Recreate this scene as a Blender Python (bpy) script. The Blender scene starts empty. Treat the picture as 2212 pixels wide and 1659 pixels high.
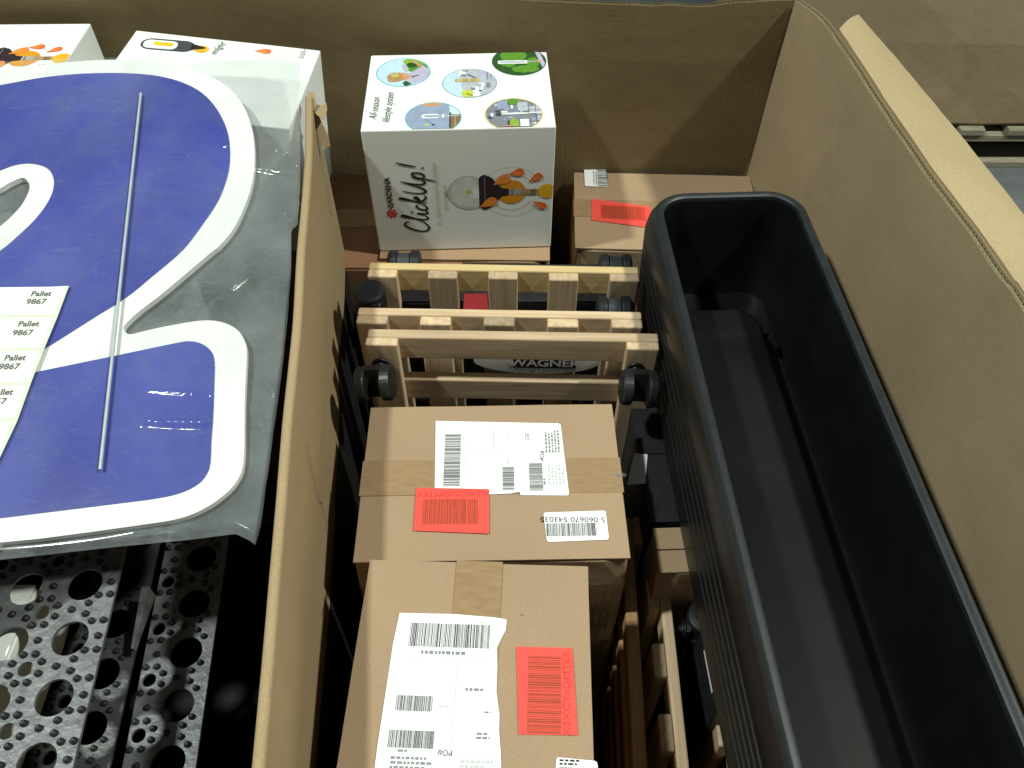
import bpy, bmesh, math, random
from mathutils import Vector, Matrix, noise
random.seed(7)
R = math.radians
SC = bpy.context.scene
COL = SC.collection

# ------------------------------------------------------------------ camera, world, lamps, exposure
CAM_Z = 1.5
PITCH = 50.0                       # degrees below the horizon
FPX = 1780.0                       # focal length in units of a 2212 px wide picture
cam = bpy.data.cameras.new('camera'); cam.sensor_width = 36.0; cam.lens = 36.0 * FPX / 2212.0
cam.clip_start = 0.02; cam.clip_end = 100
co = bpy.data.objects.new('camera', cam); COL.objects.link(co)
co.location = (0, 0, CAM_Z); co.rotation_euler = (R(90 - PITCH), 0, 0)
SC.camera = co

w = bpy.data.worlds.new('World'); SC.world = w; w.use_nodes = True
bg = w.node_tree.nodes['Background']; bg.inputs[0].default_value = (0.80, 0.95, 0.92, 1); bg.inputs[1].default_value = 0.095

def high_bay(name, d, dist, power, size, color):
    l = bpy.data.lights.new(name, 'AREA'); l.shape = 'DISK'; l.size = size; l.energy = power; l.color = color
    o = bpy.data.objects.new(name, l); COL.objects.link(o)
    d = Vector(d).normalized(); target = Vector((0, 0.6, 0.7))
    o.location = target + d * dist
    o.rotation_euler = d.to_track_quat('Z', 'Y').to_euler()
    return o
high_bay('hall_lamp', (-0.57, -0.09, 1), 5.6, 262, 0.30, (0.93, 1.0, 0.93))
high_bay('hall_lamp', (0.69, -0.045, 1), 5.6, 272, 0.32, (0.97, 1.0, 0.90))

SC.view_settings.view_transform = 'Standard'; SC.view_settings.look = 'None'
SC.view_settings.exposure = 0.0; SC.view_settings.gamma = 1.0
SC.render.engine = 'CYCLES'
SC.cycles.max_bounces = 8; SC.cycles.transparent_max_bounces = 12
SC.cycles.caustics_reflective = False; SC.cycles.caustics_refractive = False

# ------------------------------------------------------------------ measuring: picture point -> point on a surface of the place
CP, SP = math.cos(R(PITCH)), math.sin(R(PITCH))
def ray(u, v):
    a = (u - 1106.0) / FPX; b = -(v - 829.5) / FPX
    return Vector((a, CP + b * SP, -SP + b * CP))
EYE = Vector((0, 0, CAM_Z))
def on_z(u, v, z):
    d = ray(u, v); return EYE + d * ((z - CAM_Z) / d.z)
def on_y(u, v, y):
    d = ray(u, v); return EYE + d * (y / d.y)
def zoomed(x0, y0, k):             # reads a point off an enlarged view of the photograph
    return lambda x, y: ((x0 + x * k) / 1.85172, (y0 + y * k) / 1.85172)
Z1 = zoomed(0, 0, 1400 / 2212); Z2 = zoomed(1300, 100, 1200 / 2096); Z3 = zoomed(2200, 0, 1896 / 2212)
Z4 = zoomed(0, 1000, 1400 / 2111); Z5 = zoomed(0, 2000, 1400 / 2167); Z6 = zoomed(1300, 950, 1500 / 2212)
Z7 = zoomed(1200, 1600, 1500 / 1691); Z8 = zoomed(2300, 1700, 1796 / 2172); Z9 = zoomed(1400, 200, 850 / 2212)

class Frame:                       # a flat surface with its own two axes
    def __init__(s, o, ux, uy):
        s.o = Vector(o); s.ux = Vector(ux).normalized(); s.uy = Vector(uy).normalized(); s.n = s.ux.cross(s.uy).normalized()
    def pt(s, a, b, h=0.0): return s.o + s.ux * a + s.uy * b + s.n * h
    def hit(s, u, v):
        d = ray(u, v); p = EYE + d * ((s.o - EYE).dot(s.n) / d.dot(s.n)) - s.o
        return (p.dot(s.ux), p.dot(s.uy))

# ------------------------------------------------------------------ materials
MATS = {}
def nodes_of(m):
    m.use_nodes = True; nt = m.node_tree; return nt, nt.nodes, nt.links, nt.nodes['Principled BSDF']
def mat(name, col, rough=0.6, spec=0.5, noise_scale=40, noise_amt=0.12, bump=0.0, bump_scale=200, stretch=(1, 1, 1), metal=0.0, vary=0.0, coat=0.0, blotch=0.0, flute=0.0, scuff=0.0):
    m = bpy.data.materials.new(name); nt, N, L, p = nodes_of(m)
    p.inputs['Roughness'].default_value = rough; p.inputs['Metallic'].default_value = metal
    p.inputs['Specular IOR Level'].default_value = spec; p.inputs['Coat Weight'].default_value = coat
    tc = N.new('ShaderNodeTexCoord'); mp = N.new('ShaderNodeMapping'); mp.inputs['Scale'].default_value = stretch
    L.new(tc.outputs['Object'], mp.inputs['Vector'])
    nz = N.new('ShaderNodeTexNoise'); nz.inputs['Scale'].default_value = noise_scale; nz.inputs['Detail'].default_value = 6
    L.new(mp.outputs[0], nz.inputs['Vector'])
    ramp = N.new('ShaderNodeValToRGB')
    ramp.color_ramp.elements[0].position = 0.3; ramp.color_ramp.elements[1].position = 0.7
    ramp.color_ramp.elements[0].color = tuple(c * (1 - noise_amt) for c in col) + (1,)
    ramp.color_ramp.elements[1].color = tuple(min(1, c * (1 + noise_amt)) for c in col) + (1,)
    L.new(nz.outputs['Fac'], ramp.inputs['Fac'])
    out = ramp.outputs['Color']
    if blotch:
        n2 = N.new('ShaderNodeTexNoise'); n2.inputs['Scale'].default_value = 5.0; n2.inputs['Detail'].default_value = 3
        L.new(tc.outputs['Object'], n2.inputs['Vector'])
        mr = N.new('ShaderNodeMapRange'); mr.inputs['From Min'].default_value = 0.3; mr.inputs['From Max'].default_value = 0.7
        mr.inputs['To Min'].default_value = 1 - blotch; mr.inputs['To Max'].default_value = 1 + blotch
        L.new(n2.outputs['Fac'], mr.inputs['Value'])
        hv = N.new('ShaderNodeHueSaturation'); L.new(out, hv.inputs['Color']); L.new(mr.outputs[0], hv.inputs['Value']); out = hv.outputs[0]
    if vary:
        oi = N.new('ShaderNodeObjectInfo'); mr = N.new('ShaderNodeMapRange')
        mr.inputs['To Min'].default_value = 1 - vary; mr.inputs['To Max'].default_value = 1 + vary
        L.new(oi.outputs['Random'], mr.inputs['Value'])
        hv = N.new('ShaderNodeHueSaturation'); L.new(out, hv.inputs['Color']); L.new(mr.outputs[0], hv.inputs['Value']); out = hv.outputs[0]
    if scuff:
        n3 = N.new('ShaderNodeTexNoise'); n3.inputs['Scale'].default_value = 3.2; n3.inputs['Detail'].default_value = 9; n3.inputs['Roughness'].default_value = 0.72; n3.inputs['Distortion'].default_value = 0.8
        L.new(tc.outputs['Object'], n3.inputs['Vector'])
        mr = N.new('ShaderNodeMapRange'); mr.inputs['From Min'].default_value = 0.56; mr.inputs['From Max'].default_value = 0.78
        mr.inputs['To Min'].default_value = 1.0; mr.inputs['To Max'].default_value = 1 + scuff
        L.new(n3.outputs['Fac'], mr.inputs['Value'])
        hv = N.new('ShaderNodeHueSaturation'); L.new(out, hv.inputs['Color']); L.new(mr.outputs[0], hv.inputs['Value']); out = hv.outputs[0]
    L.new(out, p.inputs['Base Color'])
    if bump:
        nb = N.new('ShaderNodeTexNoise'); nb.inputs['Scale'].default_value = bump_scale; nb.inputs['Detail'].default_value = 4
        L.new(mp.outputs[0], nb.inputs['Vector'])
        bp = N.new('ShaderNodeBump'); bp.inputs['Strength'].default_value = bump; bp.inputs['Distance'].default_value = 0.002
        L.new(nb.outputs['Fac'], bp.inputs['Height']); L.new(bp.outputs[0], p.inputs['Normal'])
        if flute:
            sx = N.new('ShaderNodeSeparateXYZ'); L.new(tc.outputs['Object'], sx.inputs[0])
            ad = N.new('ShaderNodeMath'); ad.operation = 'ADD'; L.new(sx.outputs[0], ad.inputs[0]); L.new(sx.outputs[1], ad.inputs[1])
            nw = N.new('ShaderNodeTexNoise'); nw.inputs['Scale'].default_value = 6; L.new(tc.outputs['Object'], nw.inputs['Vector'])
            m1 = N.new('ShaderNodeMath'); m1.operation = 'MULTIPLY'; m1.inputs[1].default_value = 2 * math.pi / 0.0088; L.new(ad.outputs[0], m1.inputs[0])
            sn = N.new('ShaderNodeMath'); sn.operation = 'SINE'; L.new(m1.outputs[0], sn.inputs[0])
            mm = N.new('ShaderNodeMath'); mm.operation = 'MULTIPLY'; L.new(sn.outputs[0], mm.inputs[0]); L.new(nw.outputs['Fac'], mm.inputs[1])
            b2 = N.new('ShaderNodeBump'); b2.inputs['Strength'].default_value = flute; b2.inputs['Distance'].default_value = 0.001
            L.new(mm.outputs[0], b2.inputs['Height']); L.new(bp.outputs[0], b2.inputs['Normal'])
            nl = N.new('ShaderNodeTexNoise'); nl.inputs['Scale'].default_value = 7; nl.inputs['Detail'].default_value = 3; L.new(tc.outputs['Object'], nl.inputs['Vector'])
            b3 = N.new('ShaderNodeBump'); b3.inputs['Strength'].default_value = 0.35; b3.inputs['Distance'].default_value = 0.012
            L.new(nl.outputs['Fac'], b3.inputs['Height']); L.new(b2.outputs[0], b3.inputs['Normal']); L.new(b3.outputs[0], p.inputs['Normal'])
    MATS[name] = m; return m
mat('kraft', (0.345, 0.241, 0.148), 0.72, 0.25, 420, 0.13, 0.14, 90, (1, 5, 1), blotch=0.06, scuff=0.16, flute=0.05)
mat('kraft_warm', (0.33, 0.215, 0.125), 0.75, 0.25, 420, 0.12, 0.12, 90, (1, 5, 1), blotch=0.06, scuff=0.15, flute=0.05)
mat('kraft_pale', (0.345, 0.255, 0.142), 0.75, 0.25, 420, 0.12, 0.12, 90, (1, 1, 5), blotch=0.06, scuff=0.16, flute=0.05)
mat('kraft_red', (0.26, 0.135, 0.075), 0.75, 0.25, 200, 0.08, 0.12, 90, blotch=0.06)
mat('kraft_wall', (0.325, 0.246, 0.148), 0.85, 0.15, 380, 0.12, 0.12, 60, (1, 1, 4), blotch=0.08, scuff=0.22, flute=0.10)
mat('kraft_wall_brown_dim', (0.182, 0.132, 0.068), 0.85, 0.15, 380, 0.12, 0.12, 60, (1, 1, 4), blotch=0.09, scuff=0.25, flute=0.10)  # browner board tone, darkened to carry the back wall's weaker light
mat('kraft_flap', (0.385, 0.305, 0.172), 0.8, 0.2, 380, 0.10, 0.10, 60, (1, 1, 4), blotch=0.06, scuff=0.14, flute=0.06)
mat('flute_paper', (0.36, 0.31, 0.19), 0.9, 0.1, 300, 0.15)
mat('tape', (0.312, 0.208, 0.115), 0.20, 0.5, 60, 0.10, 0.55, 22, (1, 3, 1))
mat('white_card', (0.80, 0.83, 0.80), 0.35, 0.5, 60, 0.01, 0.0)
mat('label_white', (0.82, 0.84, 0.84), 0.5, 0.4, 40, 0.01, 0.25, 25)
mat('label_red', (0.82, 0.09, 0.07), 0.38, 0.4, 80, 0.05, 0.35, 26, blotch=0.06)
mat('label_red_shaded', (0.22, 0.014, 0.018), 0.55, 0.3, 80, 0.05)  # darker copy of the sticker red, shade in the gap put into colour
mat('rim_sheen', (0.012, 0.0155, 0.017), 0.45, 0.5, 60, 0.25, 0.07, 900, scuff=0.6)  # lighter, greyer tint on the crest, painting in the lamps' broad reflection
mat('red_ink', (0.30, 0.055, 0.02), 0.6, 0.3, 300, 0.2)
mat('red_ink_pale', (0.60, 0.05, 0.035), 0.6, 0.3, 300, 0.2)
mat('black_ink', (0.022, 0.022, 0.024), 0.55, 0.3, 300, 0.3)
mat('script_ink', (0.020, 0.030, 0.018), 0.5, 0.3, 300, 0.3)
mat('grey_ink', (0.22, 0.23, 0.24), 0.55, 0.3, 300, 0.2)
mat('text_grey', (0.10, 0.11, 0.11), 0.55, 0.3, 300, 0.2)
mat('pale_ink', (0.50, 0.53, 0.52), 0.55, 0.3, 300, 0.1)
mat('gold_ink', (0.56, 0.50, 0.33), 0.45, 0.4, 300, 0.1)
mat('logo_red', (0.62, 0.05, 0.06), 0.5, 0.3, 300, 0.1)
mat('black_print', (0.016, 0.016, 0.017), 0.5, 0.3, 60, 0.3)
mat('black_plastic', (0.012, 0.012, 0.013), 0.42, 0.45, 30, 0.2, 0.10, 700)
mat('planter_plastic', (0.0062, 0.0066, 0.0070), 0.38, 0.34, 20, 0.2, 0.07, 900, scuff=0.9)
mat('insert_plastic', (0.0065, 0.006, 0.006), 0.50, 0.16, 7, 0.45, 0.06, 500, scuff=1.6)
mat('grey_card', (0.20, 0.235, 0.225), 0.6, 0.3, 60, 0.05)
mat('crate_plastic', (0.010, 0.010, 0.010), 0.6, 0.3, 30, 0.2)
mat('grating_plastic', (0.115, 0.122, 0.125), 0.42, 0.6, 55, 0.40, 0.5, 130, blotch=0.15)
mat('grating_shaded', (0.045, 0.047, 0.048), 0.42, 0.6, 55, 0.40, 0.5, 130, blotch=0.15)  # same plastic as the other gratings, darkened to stand in for shadow
mat('stud_dark', (0.014, 0.014, 0.015), 0.5, 0.4, 30, 0.2)  # studs coloured darker than the plates
mat('castor_plastic', (0.012, 0.0125, 0.0135), 0.42, 0.4, 30, 0.2)
mat('castor_grey', (0.035, 0.042, 0.047), 0.45, 0.4, 30, 0.2)
mat('steel', (0.46, 0.51, 0.51), 0.5, 0.5, 60, 0.1, metal=0.2)
mat('board_white', (0.82, 0.83, 0.81), 0.45, 0.4, 30, 0.01)
mat('sign_blue', (0.026, 0.038, 0.31), 0.30, 0.4, 6, 0.22)
mat('concrete', (0.12, 0.13, 0.135), 0.35, 0.5, 12, 0.15, 0.2, 60, blotch=0.15)
mat('pallet_wood', (0.26, 0.235, 0.17), 0.85, 0.2, 30, 0.25, 0.2, 60, (1, 6, 6), vary=0.15)
mat('green_liner', (0.60, 0.66, 0.52), 0.5, 0.4, 40, 0.03)
mat('label_cream', (0.80, 0.82, 0.72), 0.55, 0.3, 40, 0.01)
mat('line_grey', (0.55, 0.57, 0.52), 0.55, 0.3, 40, 0.02)
for nm, c in dict(sky=(0.48, 0.66, 0.80), teal=(0.05, 0.42, 0.45), leaf=(0.10, 0.26, 0.03), leaf2=(0.24, 0.40, 0.05), dkleaf=(0.025, 0.085, 0.02), hair=(0.42, 0.24, 0.08),
                  skin=(0.55, 0.28, 0.16), lilac=(0.44, 0.42, 0.55), housegrey=(0.42, 0.45, 0.50), midgrey=(0.20, 0.22, 0.25), dkgrey=(0.06, 0.065, 0.075), paper=(0.75, 0.78, 0.78),
                  lampgold=(0.50, 0.42, 0.16), limeflower=(0.50, 0.55, 0.07), slate=(0.27, 0.33, 0.46), wooddk=(0.22, 0.14, 0.07), yellow=(0.72, 0.50, 0.03), ring=(0.55, 0.72, 0.74),
                  orange=(0.68, 0.29, 0.02), petal=(0.80, 0.14, 0.03), petal2=(0.80, 0.24, 0.06), glass=(0.50, 0.54, 0.48), glass2=(0.62, 0.655, 0.59), tan=(0.38, 0.27, 0.14), silver=(0.36, 0.36, 0.35),
                  bronze=(0.030, 0.020, 0.022), amber=(0.75, 0.42, 0.03)).items():
    mat('p_' + nm, c, 0.4, 0.4, 90, 0.10)
def wood(name, axis, c0, c1):
    m = bpy.data.materials.new(name); nt, N, L, p = nodes_of(m)
    p.inputs['Roughness'].default_value = 0.6; p.inputs['Specular IOR Level'].default_value = 0.3
    tc = N.new('ShaderNodeTexCoord'); oi = N.new('ShaderNodeObjectInfo')
    ad = N.new('ShaderNodeVectorMath'); ad.operation = 'ADD'; L.new(tc.outputs['Object'], ad.inputs[0])
    sc = N.new('ShaderNodeVectorMath'); sc.operation = 'SCALE'; sc.inputs['Scale'].default_value = 3.0
    cx = N.new('ShaderNodeCombineXYZ'); [L.new(oi.outputs['Random'], cx.inputs[i]) for i in range(3)]
    L.new(cx.outputs[0], sc.inputs[0]); L.new(sc.outputs[0], ad.inputs[1])
    mp = N.new('ShaderNodeMapping'); s = [90, 90, 90]; s[axis] = 5; mp.inputs['Scale'].default_value = s
    L.new(ad.outputs[0], mp.inputs['Vector'])
    nz = N.new('ShaderNodeTexNoise'); nz.inputs['Scale'].default_value = 1.6; nz.inputs['Detail'].default_value = 5; nz.inputs['Distortion'].default_value = 0.6
    L.new(mp.outputs[0], nz.inputs['Vector'])
    ramp = N.new('ShaderNodeValToRGB'); ramp.color_ramp.elements[0].position = 0.32; ramp.color_ramp.elements[1].position = 0.68
    ramp.color_ramp.elements[0].color = c0 + (1,); ramp.color_ramp.elements[1].color = c1 + (1,)
    L.new(nz.outputs['Fac'], ramp.inputs['Fac'])
    mr = N.new('ShaderNodeMapRange'); mr.inputs['To Min'].default_value = 0.68; mr.inputs['To Max'].default_value = 1.30
    L.new(oi.outputs['Random'], mr.inputs['Value'])
    hv = N.new('ShaderNodeHueSaturation'); L.new(ramp.outputs[0], hv.inputs['Color']); L.new(mr.outputs[0], hv.inputs['Value'])
    L.new(hv.outputs[0], p.inputs['Base Color'])
    bp = N.new('ShaderNodeBump'); bp.inputs['Strength'].default_value = 0.12; bp.inputs['Distance'].default_value = 0.001
    L.new(nz.outputs['Fac'], bp.inputs['Height']); L.new(bp.outputs[0], p.inputs['Normal'])
    MATS[name] = m
PALE0, PALE1 = (0.41, 0.295, 0.178), (0.55, 0.42, 0.278)
wood('wood_x', 0, PALE0, PALE1); wood('wood_z', 2, PALE0, PALE1)
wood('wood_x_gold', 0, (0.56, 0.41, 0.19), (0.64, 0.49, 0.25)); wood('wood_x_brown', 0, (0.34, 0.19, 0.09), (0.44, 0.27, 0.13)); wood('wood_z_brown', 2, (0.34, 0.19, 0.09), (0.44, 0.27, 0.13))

def bag_material(name, lo, hi, grey):
    m = bpy.data.materials.new(name); nt, N, L, p = nodes_of(m)
    p.inputs['Base Color'].default_value = grey + (1,); p.inputs['Roughness'].default_value = 0.10
    p.inputs['Specular IOR Level'].default_value = 0.7
    tc = N.new('ShaderNodeTexCoord')
    n1 = N.new('ShaderNodeTexNoise'); n1.inputs['Scale'].default_value = 7; n1.inputs['Detail'].default_value = 8; n1.inputs['Roughness'].default_value = 0.65
    L.new(tc.outputs['Object'], n1.inputs['Vector'])
    mr = N.new('ShaderNodeMapRange'); mr.inputs['From Min'].default_value = 0.35; mr.inputs['From Max'].default_value = 0.72
    mr.inputs['To Min'].default_value = lo; mr.inputs['To Max'].default_value = hi
    L.new(n1.outputs['Fac'], mr.inputs['Value'])
    # scuffs: thin bright ridges
    mp = N.new('ShaderNodeMapping'); mp.inputs['Rotation'].default_value = (0, 0, 0.5); mp.inputs['Scale'].default_value = (4, 13, 4)
    L.new(tc.outputs['Object'], mp.inputs['Vector'])
    n2 = N.new('ShaderNodeTexNoise'); n2.inputs['Scale'].default_value = 1.3; n2.inputs['Detail'].default_value = 5; n2.inputs['Distortion'].default_value = 1.2
    L.new(mp.outputs[0], n2.inputs['Vector'])
    s1 = N.new('ShaderNodeMath'); s1.operation = 'SUBTRACT'; s1.inputs[1].default_value = 0.5; L.new(n2.outputs['Fac'], s1.inputs[0])
    s2 = N.new('ShaderNodeMath'); s2.operation = 'ABSOLUTE'; L.new(s1.outputs[0], s2.inputs[0])
    s3 = N.new('ShaderNodeMapRange'); s3.inputs['From Min'].default_value = 0.0; s3.inputs['From Max'].default_value = 0.006
    s3.inputs['To Min'].default_value = 0.07; s3.inputs['To Max'].default_value = 0.0
    L.new(s2.outputs[0], s3.inputs['Value'])
    sm = N.new('ShaderNodeMath'); sm.operation = 'ADD'; L.new(mr.outputs[0], sm.inputs[0]); L.new(s3.outputs[0], sm.inputs[1])
    tr = N.new('ShaderNodeBsdfTransparent'); mx = N.new('ShaderNodeMixShader')
    L.new(sm.outputs[0], mx.inputs[0]); L.new(tr.outputs[0], mx.inputs[1]); L.new(p.outputs[0], mx.inputs[2])
    L.new(mx.outputs[0], N['Material Output'].inputs['Surface'])
    MATS[name] = m
bag_material('clear_film', 0.07, 0.23, (0.36, 0.41, 0.42)); bag_material('film_back', 0.14, 0.42, (0.42, 0.46, 0.46))

# ------------------------------------------------------------------ mesh helpers
W = {}
def link(o, parent=None, M=None):
    COL.objects.link(o); W[o.name] = M if M is not None else Matrix.Identity(4)
    if parent: o.parent = parent; W[o.name] = W[parent.name] @ (M or Matrix.Identity(4))
    if M is not None: o.matrix_basis = M
    return o
def thing(name, label, cat, loc=(0, 0, 0), rotz=0.0, group=None, M=None):
    o = bpy.data.objects.new(name, None); o.empty_display_size = 0.02
    link(o, None, M if M is not None else Matrix.Translation(loc) @ Matrix.Rotation(rotz, 4, 'Z'))
    o['label'] = label; o['category'] = cat
    if group: o['group'] = group
    return o
def tag(o, label, cat, group=None):
    o['label'] = label; o['category'] = cat
    if group: o['group'] = group
def mesh_obj(name, me, mats, parent=None, bevel=0.0, seg=2, smooth=False, M=None):
    o = bpy.data.objects.new(name, me)
    for m in (mats if isinstance(mats, (list, tuple)) else [mats]): me.materials.append(MATS[m])
    link(o, parent, M)
    if bevel:
        b = o.modifiers.new('edge', 'BEVEL'); b.width = bevel; b.segments = seg; b.limit_method = 'ANGLE'; b.angle_limit = R(40)
    if smooth:
        for p in me.polygons: p.use_smooth = True
    return o
def world_obj(name, verts, faces, mats, parent=None, idx=None, **k):
    inv = W[parent.name].inverted() if parent else Matrix.Identity(4)
    me = bpy.data.meshes.new(name); me.from_pydata([inv @ Vector(v) for v in verts], [], faces); me.update()
    o = mesh_obj(name, me, mats, parent, **k)
    if idx:
        for p, i in zip(me.polygons, idx): p.material_index = i
    return o
def prism(fr, poly, h0, h1):
    n = len(poly); V = [fr.pt(a, b, h0) for a, b in poly] + [fr.pt(a, b, h1) for a, b in poly]
    area = sum(poly[i][0] * poly[(i + 1) % n][1] - poly[(i + 1) % n][0] * poly[i][1] for i in range(n))
    o = list(range(n)) if area > 0 else list(range(n))[::-1]
    F = [[n + i for i in o], o[::-1]] + [[o[i], o[(i + 1) % n], n + o[(i + 1) % n], n + o[i]] for i in range(n)]
    return V, F
def sheet(name, fr, poly, h0, h1, m, parent, **k):
    V, F = prism(fr, poly, h0, h1); return world_obj(name, V, F, m, parent, **k)
class Print:                       # flat print on a surface: polygons in several inks, one mesh
    def __init__(s, fr, h=0.0006): s.fr, s.h, s.V, s.F, s.I, s.M, s.layer = fr, h, [], [], [], [], 0
    def poly(s, pts, m, clip=None, lift=True):
        if clip: pts = clip_poly(pts, clip)
        if len(pts) < 3: return
        n = len(pts); ar = sum(pts[i][0] * pts[(i + 1) % n][1] - pts[(i + 1) % n][0] * pts[i][1] for i in range(n))
        if ar < 0: pts = pts[::-1]
        if m not in s.M: s.M.append(m)
        if lift: s.layer += 1
        b = len(s.V); s.V += [s.fr.pt(x, y, s.h + s.layer * 0.00002) for x, y in pts]
        s.F.append(list(range(b, b + len(pts)))); s.I.append(s.M.index(m))
    def bars(s, x0, y0, w, h, m, vertical=True, n=48, seed=1):   # a barcode in the box (x0,y0,w,h); vertical = bars run along y
        rnd = random.Random(seed); tot = w if vertical else h; unit = tot / (n * 3.3); t = 0; s.layer += 1
        while t < tot - unit * 3:
            bw = unit * rnd.choice((1, 1, 1.6, 2.4, 3.2)); gap = unit * rnd.choice((1, 1.2, 1.8, 2.4))
            q = [(x0 + t, y0), (x0 + t + bw, y0), (x0 + t + bw, y0 + h), (x0 + t, y0 + h)] if vertical else [(x0, y0 + t), (x0 + w, y0 + t), (x0 + w, y0 + t + bw), (x0, y0 + t + bw)]
            s.poly(q, m, lift=False); t += bw + gap
    def lines(s, x0, y0, w, h, m, rows=3, vertical=False, seed=3):   # unreadably small print: rows of short dashes
        rnd = random.Random(seed); s.layer += 1
        L, T = (h, w) if vertical else (w, h)
        for r in range(rows):
            t = 0; c = T * (r + 0.5) / rows; hh = T / rows * 0.28; end = L * rnd.uniform(0.65, 1)
            while t < end:
                d = min(rnd.uniform(0.002, 0.005), end - t)
                q = [(t, c - hh), (t + d, c - hh), (t + d, c + hh), (t, c + hh)]
                s.poly([(x0 + (b if vertical else a), y0 + (a if vertical else b)) for a, b in q], m, lift=False); t += d + 0.0012
    def build(s, name, parent): return world_obj(name, s.V, s.F, s.M, parent, idx=s.I)
def clip_poly(pts, clip):
    n = len(clip); ar = sum(clip[i][0] * clip[(i + 1) % n][1] - clip[(i + 1) % n][0] * clip[i][1] for i in range(n))
    if ar < 0: clip = clip[::-1]
    out = list(pts)
    for i in range(n):
        (x1, y1), (x2, y2) = clip[i], clip[(i + 1) % n]; inp, out = out, []
        f = lambda p: (x2 - x1) * (p[1] - y1) - (y2 - y1) * (p[0] - x1)
        for j in range(len(inp)):
            a, b = inp[j], inp[(j + 1) % len(inp)]; fa, fb = f(a), f(b)
            if fa >= 0: out.append(a)
            if fa * fb < 0: t = fa / (fa - fb); out.append((a[0] + (b[0] - a[0]) * t, a[1] + (b[1] - a[1]) * t))
        if len(out) < 3: return []
    return out
def circle(cx, cy, r, n=40, ry=None): return [(cx + r * math.cos(2 * math.pi * i / n), cy + (ry or r) * math.sin(2 * math.pi * i / n)) for i in range(n)]
def rect(x0, y0, x1, y1): return [(x0, y0), (x1, y0), (x1, y1), (x0, y1)]
def rrect(x0, y0, x1, y1, r, n=5):
    P = []
    for cx, cy, a0 in ((x1 - r, y0 + r, -90), (x1 - r, y1 - r, 0), (x0 + r, y1 - r, 90), (x0 + r, y0 + r, 180)):
        for i in range(n + 1): a = R(a0 + 90 * i / n); P.append((cx + r * math.cos(a), cy + r * math.sin(a)))
    return P
def catmull(P, k=6, closed=False):
    out = []; n = len(P)
    for i in range(n if closed else n - 1):
        g = (lambda j: P[j % n]) if closed else (lambda j: P[max(0, min(n - 1, j))])
        p0, p1, p2, p3 = g(i - 1), g(i), g(i + 1), g(i + 2)
        for j in range(k):
            t = j / k
            out.append(tuple(0.5 * (2 * b + (c - a) * t + (2 * a - 5 * b + 4 * c - d) * t * t + (3 * b - a - 3 * c + d) * t ** 3) for a, b, c, d in zip(p0, p1, p2, p3)))
    if not closed: out.append(tuple(P[-1]))
    return out
def round_corners(poly, r, n=3):
    out = []; m = len(poly)
    for i in range(m):
        p, a, b = Vector(poly[i]), Vector(poly[i - 1]), Vector(poly[(i + 1) % m])
        d1, d2 = (a - p), (b - p); q = min(r, d1.length * 0.4, d2.length * 0.4); s, e = p + d1.normalized() * q, p + d2.normalized() * q
        for j in range(n + 1): t = j / n; v = s * (1 - t) ** 2 + p * 2 * t * (1 - t) + e * t * t; out.append((v.x, v.y))
    return out
def stroke(pr, pts, wid, m, taper=True):        # a pen stroke
    n = len(pts); L, Rr = [], []
    for i in range(n):
        a = Vector(pts[max(0, i - 1)]); b = Vector(pts[min(n - 1, i + 1)]); d = (b - a)
        if d.length < 1e-9: continue
        d.normalize(); q = Vector((-d.y, d.x)); t = i / (n - 1)
        wv = wid * (0.45 + 0.55 * math.sin(math.pi * min(1, max(0, t * 0.9 + 0.05)))) if taper else wid
        wv *= 0.75 + 0.5 * abs(d.y)
        p = Vector(pts[i]); L.append(p + q * wv / 2); Rr.append(p - q * wv / 2)
    pr.layer += 1
    for i in range(len(L) - 1): pr.poly([tuple(L[i]), tuple(Rr[i]), tuple(Rr[i + 1]), tuple(L[i + 1])], m, lift=False)
def filled(name, loops, fr, h0, h1, m, parent, **k):   # an area with holes, extruded
    cu = bpy.data.curves.new(name, 'CURVE'); cu.dimensions = '2D'; cu.fill_mode = 'BOTH'; cu.extrude = 0.5 * (h1 - h0)
    for lp in loops:
        sp = cu.splines.new('POLY'); sp.points.add(len(lp) - 1); sp.use_cyclic_u = True
        for i, (x, y) in enumerate(lp): sp.points[i].co = (x, y, 0, 1)
    t = bpy.data.objects.new('tmp', cu); me = bpy.data.meshes.new_from_object(t); bpy.data.objects.remove(t); bpy.data.curves.remove(cu)
    inv = W[parent.name].inverted() if parent else Matrix.Identity(4); hm = 0.5 * (h0 + h1)
    for v in me.vertices: v.co = inv @ fr.pt(v.co.x, v.co.y, v.co.z + hm)
    me.update(); return mesh_obj(name, me, m, parent, **k)
def text(name, s, fr, a, b, size, rot, m, parent, h=0.0005, shear=0.0, sx=1.0, align='CENTER', bold=0.0):
    cu = bpy.data.curves.new(name, 'FONT'); cu.body = s; cu.size = size; cu.align_x = align; cu.align_y = 'CENTER'; cu.shear = shear; cu.offset = bold; cu.resolution_u = 3
    t = bpy.data.objects.new('tmp', cu); me = bpy.data.meshes.new_from_object(t); bpy.data.objects.remove(t); bpy.data.curves.remove(cu)
    inv = W[parent.name].inverted(); c, sn = math.cos(rot), math.sin(rot)
    for v in me.vertices:
        x, y = v.co.x * sx, v.co.y; v.co = inv @ fr.pt(a + x * c - y * sn, b + x * sn + y * c, h)
    me.update(); return mesh_obj(name, me, m, parent)
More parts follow.
